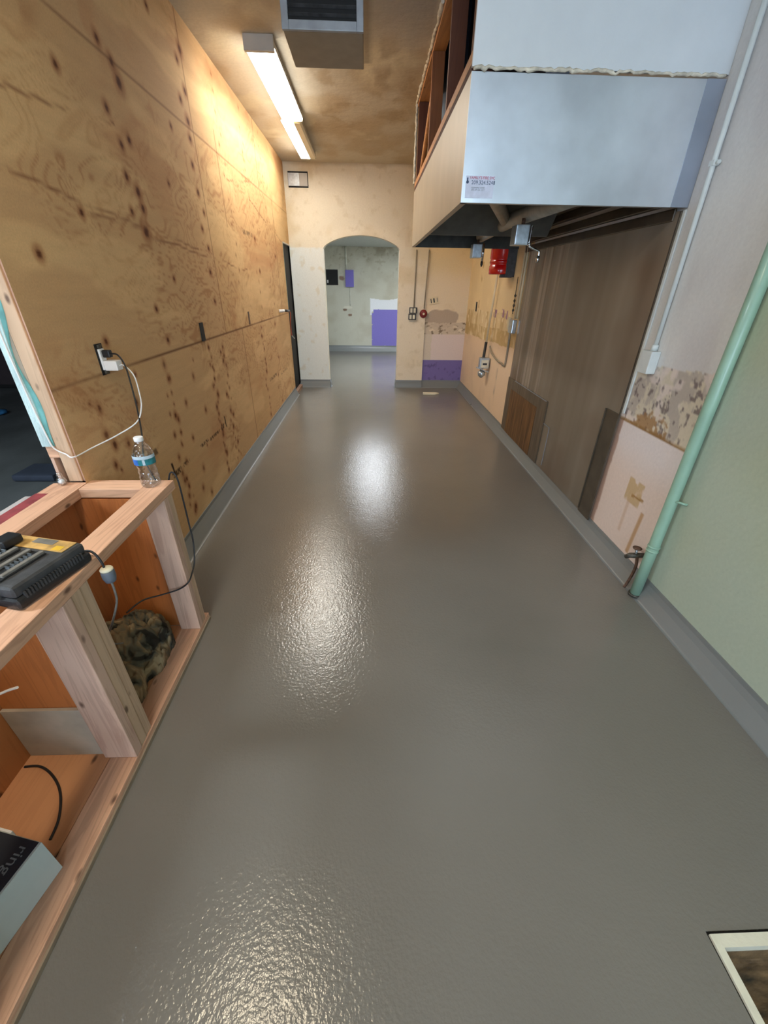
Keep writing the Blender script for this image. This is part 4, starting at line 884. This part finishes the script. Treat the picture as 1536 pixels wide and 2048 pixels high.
# end stud of the plywood wall, with peeling paint strip
t = thing('end_stud', 'tall pine stud at the near end of the plywood wall with peeling teal paint strip', 'wall framing', (-1.24, 1.57, ZT))
box('stud', M['woodoldz'], t, -1.236, -1.184, 1.545, 1.583, ZT+0.0025, H-0.001, 0.003)
box('stud', M['woodz'], t, -1.1835, -1.166, 1.552, 1.59, ZT+0.001, H-0.001, 0.003)
# peeling strip with wavy edge
n = 60; v = []; f = []
for i in range(n+1):
    z = 0.935+(H-0.94)*i/n; w_ = 0.007*math.sin(z*9)+0.004*math.sin(z*23+1)
    for x_, y_ in ((-1.280, 1.5445), (-1.280, 1.536), (-1.248+w_*0.6, 1.538), (-1.245+w_, 1.5445)): v.append((x_, y_, z))
for i in range(n):
    for k_ in range(4): a = i*4+k_; b = i*4+(k_+1) % 4; f.append((a, b, b+4, a+4))
f += [(3, 2, 1, 0), tuple(n*4+k_ for k_ in range(4))]
MB().add(v, f).build('peeling_paint', M['teal'], t)
n = 60; v = []; f = []
for i in range(n+1):
    z = 0.935+(H-0.94)*i/n; w_ = 0.007*math.sin(z*9)+0.004*math.sin(z*23+1); w2 = 0.008+0.008*math.sin(z*17+2)
    for x_, y_ in ((-1.249+w_, 1.5445), (-1.249+w_, 1.5405), (-1.244+w_+w2, 1.5425), (-1.242+w_+w2, 1.5445)): v.append((x_, y_, z))
for i in range(n):
    for k_ in range(4): a = i*4+k_; b = i*4+(k_+1) % 4; f.append((a, b, b+4, a+4))
f += [(3, 2, 1, 0), tuple(n*4+k_ for k_ in range(4))]
MB().add(v, f).build('paint_edge', M['teal2'], t)
box('backing_board', M['greybd'], t, -1.280, -1.237, 1.546, 1.583, 0.935, H-0.001)
box('filler_block', M['woodx'], t, -1.278, -1.237, 1.547, 1.583, 0.885, 0.934, 0.002)
box('outer_leg', M['woodz'], t, -1.277, -1.264, 1.547, 1.583, ZT-0.06, 0.884, 0.002)
# painted sill board outside the back rail
t = thing('painted_sill', 'outer half-wall sill board with worn white and red paint', 'sill', (-1.30, 0.2, ZT-0.03))
box('sill_board', M['woody'], t, -1.300, -1.251, YN, 1.54, ZT-0.04, ZT-0.002, 0.002)
box('painted_face', M['whitetrim'], t, -1.335, -1.3055, YN, 1.43, ZT-0.045, ZT-0.006, 0.003)
box('red_patch', M['redpaint'], t, -1.299, -1.252, 1.19, 1.44, ZT-0.0015, ZT+0.0005)
box('dark_patch', M['blackd'], t, -1.299, -1.255, 1.05, 1.185, ZT-0.0015, ZT+0.0005)
struct(box('wall_half', M['darkwall'], None, -1.30, -1.214, YN, 1.54, 0.0, ZT-0.046))

# ------------------------------------------------------------ bottle
bx, by = -0.893, 1.520
t = thing('water_bottle', 'clear plastic water bottle with blue label standing on the frame corner', 'bottle', (bx, by, ZT))
prof = [(0.012, 0.004), (0.024, 0.0), (0.030, 0.006), (0.0305, 0.02), (0.0285, 0.03), (0.031, 0.042), (0.028, 0.052), (0.0300, 0.064), (0.0270, 0.076), (0.0305, 0.09), (0.032, 0.098), (0.0325, 0.135), (0.031, 0.142), (0.029, 0.150), (0.022, 0.168), (0.0125, 0.184), (0.0125, 0.186)]
prof = [(a*1.2, b) for a, b in prof]
MB().lathe(prof, (bx, by, ZT), 32).build('bottle_body', M['clear'], t)
MB().lathe([(0.0160, 0), (0.017, 0.002), (0.017, 0.015), (0.015, 0.017)], (bx, by, ZT+0.186), 20).build('cap', M['whitep'], t)
def lab(a0, a1, z0, z1, m_, nm):
    v = []; f = []; n_ = 14
    for i in range(n_+1):
        a = a0+(a1-a0)*i/n_
        for r_2, z_ in ((0.0396, z0), (0.0396, z1)): v.append((bx+r_2*math.cos(a), by+r_2*math.sin(a), ZT+z_))
    for i in range(n_): f.append((i*2, i*2+2, i*2+3, i*2+1))
    MB().add(v, f, True).build(nm, m_, t)
lab(math.radians(175), math.radians(262), 0.098, 0.122, M['bluelabel'], 'label')
lab(math.radians(262), math.radians(375), 0.098, 0.122, M['teallabel'], 'label')
lab(math.radians(170), math.radians(375), 0.1222, 0.135, M['whitelabel'], 'label_top')
lab(math.radians(285), math.radians(298), 0.1, 0.121, M['whitelabel'], 'label_mark')
# bulb-like plastic piece at the stud foot
t = thing('plastic_bulb', 'small translucent white bulb lying at the foot of the stud', 'light bulb', (-1.255, 1.515, ZT))
MB().lathe([(0.002, 0.0), (0.014, 0.004), (0.019, 0.014), (0.015, 0.026), (0.010, 0.034), (0.012, 0.042), (0.008, 0.052)], (-1.243, 1.515, ZT+0.0035), 18).build('bulb_glass', M['clear'], t)
MB().lathe([(0.002, 0), (0.008, 0.003), (0.012, 0.010), (0.008, 0.018), (0.002, 0.02)], (-1.243, 1.515, ZT+0.006), 14).build('bulb_core', M['whitep'], t)

# ------------------------------------------------------------ battery charger on the rail
CH = Vector((-0.955, 0.915, ZT+0.001)); ang = math.radians(-13)
t = thing('battery_charger', 'dusty black twin battery charger with yellow label resting on the top rail', 'charger', CH)
Rz = Matrix.Rotation(ang, 3, 'Z')
def cb(name, m_, x0, x1, y0, y1, z0, z1, bev=0.003):
    c_ = Vector(((x0+x1)/2, (y0+y1)/2, (z0+z1)/2)); return MB().rbox(CH+Rz@c_, (x1-x0, y1-y0, z1-z0), rz=ang).build(name, m_, t, bev, 3)
cb('base_shell', M['blackp'], -0.115, 0.115, -0.112, 0.112, 0.0, 0.034, 0.014)
cb('top_shell', M['blackd'], -0.108, 0.108, -0.107, 0.107, 0.030, 0.066, 0.014)
mb = MB()
for i in range(20): mb.rbox(CH+Rz@Vector((0.1115, -0.085+i*0.0088, 0.030)), (0.006, 0.0045, 0.026), rz=ang)
mb.build('side_ribs', M['blackd'], t); mb = MB()
for i in range(16): mb.rbox(CH+Rz@Vector((-0.07+i*0.0088, -0.1085, 0.030)), (0.0045, 0.006, 0.026), rz=ang)
mb.build('front_ribs', M['blackd'], t)
cb('label', M['yellow'], -0.0950, 0.0950, 0.048, 0.098, 0.0662, 0.0685, 0.0008)
cb('label_bright', M['yellow2'], 0.055, 0.083, 0.052, 0.072, 0.0686, 0.0692, 0.0002)
cb('label_grey', M['dust'], -0.03, 0.04, 0.072, 0.094, 0.0686, 0.0694, 0.0002)
for x_ in (-0.055, 0.03):
    cb('battery_bay', M['blackp'], x_-0.028, x_+0.030, -0.0950, 0.036, 0.0662, 0.0700, 0.003)
    cb('bay_rail', M['dust'], x_-0.026, x_-0.014, -0.080, 0.034, 0.0702, 0.0780, 0.002)
    cb('bay_rail', M['dust'], x_+0.016, x_+0.028, -0.080, 0.034, 0.0702, 0.0780, 0.002)
    mb = MB()
    for i in range(6): mb.rbox(CH+Rz@Vector((x_+0.001, -0.045+i*0.012, 0.0740)), (0.014, 0.003, 0.007), rz=ang)
    mb.build('terminals', M['galv'], t)
cb('battery_stub', M['blackp'], -0.10, -0.055, 0.02, 0.075, 0.0705, 0.0950, 0.006)
# adapter hanging inside the bay
t = thing('hanging_plug', 'grey plug connector hanging over the rail on a black cord', 'plug', (-0.865, 1.08, 0.66))
MB().tube(smooth_path([(-0.868, 1.015, ZT+0.014), (-0.850, 1.018, ZT+0.020), (-0.832, 1.016, ZT+0.018), (-0.818, 1.012, ZT+0.004), (-0.810, 1.010, ZT-0.02), (-0.808, 1.008, ZT-0.045)]), 0.0035, 8).build('cord', M['blackp'], t)
MB().lathe([(0.008, 0.0), (0.015, 0.004), (0.019, 0.02), (0.019, 0.038), (0.0175, 0.044)], (-0.803, 1.008, 0.690), 16).build('connector', mat('grey_blue_connector', (96, 104, 116), 0.6), t)
MB().lathe([(0.0175, 0.0), (0.0185, 0.004), (0.016, 0.008), (0.005, 0.010)], (-0.803, 1.008, 0.7345), 16).build('connector_top', M['puck'], t)
MB().tube(smooth_path([(-0.803, 1.008, 0.691), (-0.806, 1.01, 0.65), (-0.818, 1.015, 0.60), (-0.87, 1.03, 0.50), (-0.95, 1.08, 0.38), (-1.0, 1.15, 0.27), (-1.0, 1.19, 0.23)]), 0.0035, 8).build('lower_cord', M['dust'], t)

# ------------------------------------------------------------ crumpled camouflage cloth in the far bay
def clothpile():
    nx, ny = 110, 150; x0, x1, y0, y1 = -1.195, -0.885, 0.965, 1.47
    xs_ = np.linspace(0, 1, nx); ys_ = np.linspace(0, 1, ny); U_, V_ = np.meshgrid(xs_, ys_)
    X = x0+(x1-x0)*U_; Y = y0+(y1-y0)*V_
    # outline narrows towards the viewer
    d = np.sqrt(((U_-0.44)/0.54)**2+((V_-0.62)/0.38)**2); d2 = np.sqrt(((U_-0.62)/0.30)**2+((V_-0.22)/0.24)**2)
    m_ = np.minimum(d, d2)+0.22*(fbm(U_*5, V_*6, 200)-0.5)
    h = np.sqrt(np.clip(1-m_**2.2, 0, 1))*(0.15*sst(V_, 0.0, 0.6)+0.06)
    w1 = fbm(U_*2.5, V_*2.5, 201)
    fold = np.abs(np.sin((U_*5+V_*3+w1*7)*math.pi)); fold2 = np.abs(np.sin((U_*3-V_*7+w1*9)*math.pi))
    h = h*(0.62+0.38*fbm(U_*6, V_*7, 202))+(h > 0.01)*(0.030*fold**0.6+0.022*fold2**0.5-0.02+0.02*(fbm(U_*22, V_*26, 203)-0.5))
    X = X+0.018*(fbm(U_*7, V_*7, 204)-0.5); Z_ = 0.0405+np.maximum(h, 0)
    keep_ = (h > 0.003); me = bpy.data.meshes.new('crumpled_jacket'); idx = -np.ones(U_.shape, int)
    vv = []; ff = []
    kq = keep_[:-1, :-1] & keep_[1:, :-1] & keep_[:-1, 1:] & keep_[1:, 1:]
    for j, i in zip(*np.nonzero(kq)):
        q = []
        for jj, ii in ((j, i), (j, i+1), (j+1, i+1), (j+1, i)):
            if idx[jj, ii] < 0: idx[jj, ii] = len(vv); vv.append((X[jj, ii]+1.05, Y[jj, ii]-1.25, Z_[jj, ii]-0.0405))
            q.append(int(idx[jj, ii]))
        ff.append(q)
    me.from_pydata(vv, [], ff); me.update(); bm = bmesh.new(); bm.from_mesh(me)
    be = [e for e in bm.edges if e.is_boundary]; r = bmesh.ops.extrude_edge_only(bm, edges=be)
    nv = [g for g in r['geom'] if isinstance(g, bmesh.types.BMVert)]
    for v_ in nv: v_.co.z = 0.0
    bmesh.ops.contextual_create(bm, geom=[e for e in bm.edges if e.is_boundary])
    for f_ in bm.faces: f_.smooth = True
    bmesh.ops.recalc_face_normals(bm, faces=bm.faces); bm.to_mesh(me); bm.free()
    o = bpy.data.objects.new('crumpled_jacket', me); C.objects.link(o); o.location = (-1.05, 1.25, 0.0405); me.materials.append(M['camo']); return o
tag(clothpile(), 'crumpled dirty camouflage jacket on the floor of the far bay', 'jacket')

# ------------------------------------------------------------ carton in the near bay
A = Vector((-0.882, 0.535, 0.0405)); dl = Vector((-0.04, -0.176, 0)).normalized(); dw = Vector((-dl.y, dl.x, 0)); dw = dw if dw.x < 0 else -dw
t = thing('white_carton', 'white carton with dark navy top standing in the near bay', 'box', A+dl*0.17+dw*0.11)
def pbox(nm, m_, l0, l1, w0, w1, z0, z1):
    p = [A+dl*l+dw*w_+Vector((0, 0, z)) for z in (z0, z1) for l, w_ in ((l0, w0), (l1, w0), (l1, w1), (l0, w1))]
    return MB().add(p, [(3, 2, 1, 0), (4, 5, 6, 7), (0, 1, 5, 4), (1, 2, 6, 5), (2, 3, 7, 6), (3, 0, 4, 7)]).build(nm, m_, t, 0.001)
pbox('carton_body', M['carton'], 0, 0.34, 0, 0.215, 0, 0.150)
pbox('printed_top', M['navy'], 0.002, 0.338, 0.006, 0.213, 0.1502, 0.1515)
pbox('flap_edge', M['whitep'], -0.006, 0.0, 0.10, 0.21, 0.13, 0.1512)
text('carton_print', 'ring', M['letter'], t, 0.040, A+dl*0.016+dw*0.046+Vector((0, 0, 0.1522)), dl, -dw)

# ------------------------------------------------------------ floor sink
t = thing('floor_drain_sink', 'square cream rimmed floor sink set in the floor, dirty inside', 'floor drain', (DX0+DW/2, DY1-DW/2, -0.1))
x0, x1, y0, y1 = DX0+0.006, DX0+DW-0.006, DY1-DW+0.006, DY1-0.006; rw = 0.02
def ringmb(x0, x1, y0, y1, w0, w1, z0, z1):
    return MB().box(x0, x1, y1-w1, y1, z0, z1).box(x0, x1, y0, y0+w0, z0, z1).box(x0, x0+w0, y0+w0, y1-w1, z0, z1).box(x1-w0, x1, y0+w0, y1-w1, z0, z1)
ringmb(x0, x1, y0, y1, 0.020, 0.026, -0.10, 0.003).build('rim', M['basin'], t)
mb = MB(); a0, a1, b0, b1 = x0+0.02, x1-0.02, y0+0.02, y1-0.026; cx_, cy_ = (a0+a1)/2, (b0+b1)/2
rings = []
for s_, z_ in ((1, -0.03), (0.93, -0.06), (0.8, -0.085), (0.4, -0.098), (0.15, -0.1)):
    rings.append([(cx_+(x-cx_)*s_, cy_+(y-cy_)*s_, z_) for x, y in ((a0, b0), (a1, b0), (a1, b1), (a0, b1))])
v = [p for r in rings for p in r]; f = []
for i in range(len(rings)-1):
    for k_ in range(4): f.append((i*4+k_, i*4+(k_+1) % 4, i*4+4+(k_+1) % 4, i*4+4+k_))
f.append(tuple(len(v)-4+k_ for k_ in range(4)))
mb.add(v, f).build('basin', M['sludge'], t)
ringmb(DX0, DX0+DW, DY1-DW, DY1, 0.006, 0.006, -0.119, -0.006).build('dark_joint', M['blk'], t)

# ------------------------------------------------------------ things in the dark room beyond
tag(box('navy_mat', mat('navy_fabric', (40, 48, 62), 0.8), None, -3.05, -2.70, 3.22, 3.50, 0.0, 0.06, 0.02), 'dark navy flat bundle on the dark floor beyond the stud', 'bundle')
tag(MB().lathe([(0.05, 0), (0.10, 0.02), (0.10, 0.05), (0.04, 0.06)], (-4.75, 5.25, 0), 16).build('blue_lid', mat('blue_plastic', (40, 96, 140), 0.5)), 'small blue lid lying on the dark floor', 'lid')
t = thing('dark_cabinet', 'tall dark cabinet standing in the dark room beyond', 'cabinet', (-6.0, 7.0, 0))
box('cabinet_body', M['blk'], t, -6.4, -5.2, 6.75, 7.15, 0, 1.6, 0.01)
box('cabinet_door', M['darkwall'], t, -6.35, -5.25, 6.735, 6.749, 0.06, 1.55, 0.004)

# ------------------------------------------------------------ dark arc and white cable end in the near bay
tag(MB().tube(smooth_path([(-1.190, 0.815, 0.0445), (-1.143, 0.816, 0.0445), (-1.093, 0.795, 0.0445), (-1.039, 0.755, 0.0445), (-1.000, 0.709, 0.0445), (-0.969, 0.65, 0.0445), (-0.96, 0.60, 0.0445)]), 0.0038, 8).build('dark_arc', M['blackp']), 'thin dark arc over the shelf board in front of the white carton', 'cord')  # thin dark tube curving over the shelf board
tag(MB().tube(smooth_path([(-1.023, 0.80, 0.473), (-1.052, 0.80, 0.462), (-1.10, 0.79, 0.448), (-1.199, 0.77, 0.44)]), 0.004, 8).build('cable_end', M['whitep']), 'short white cable end poking out in the near bay', 'cable')
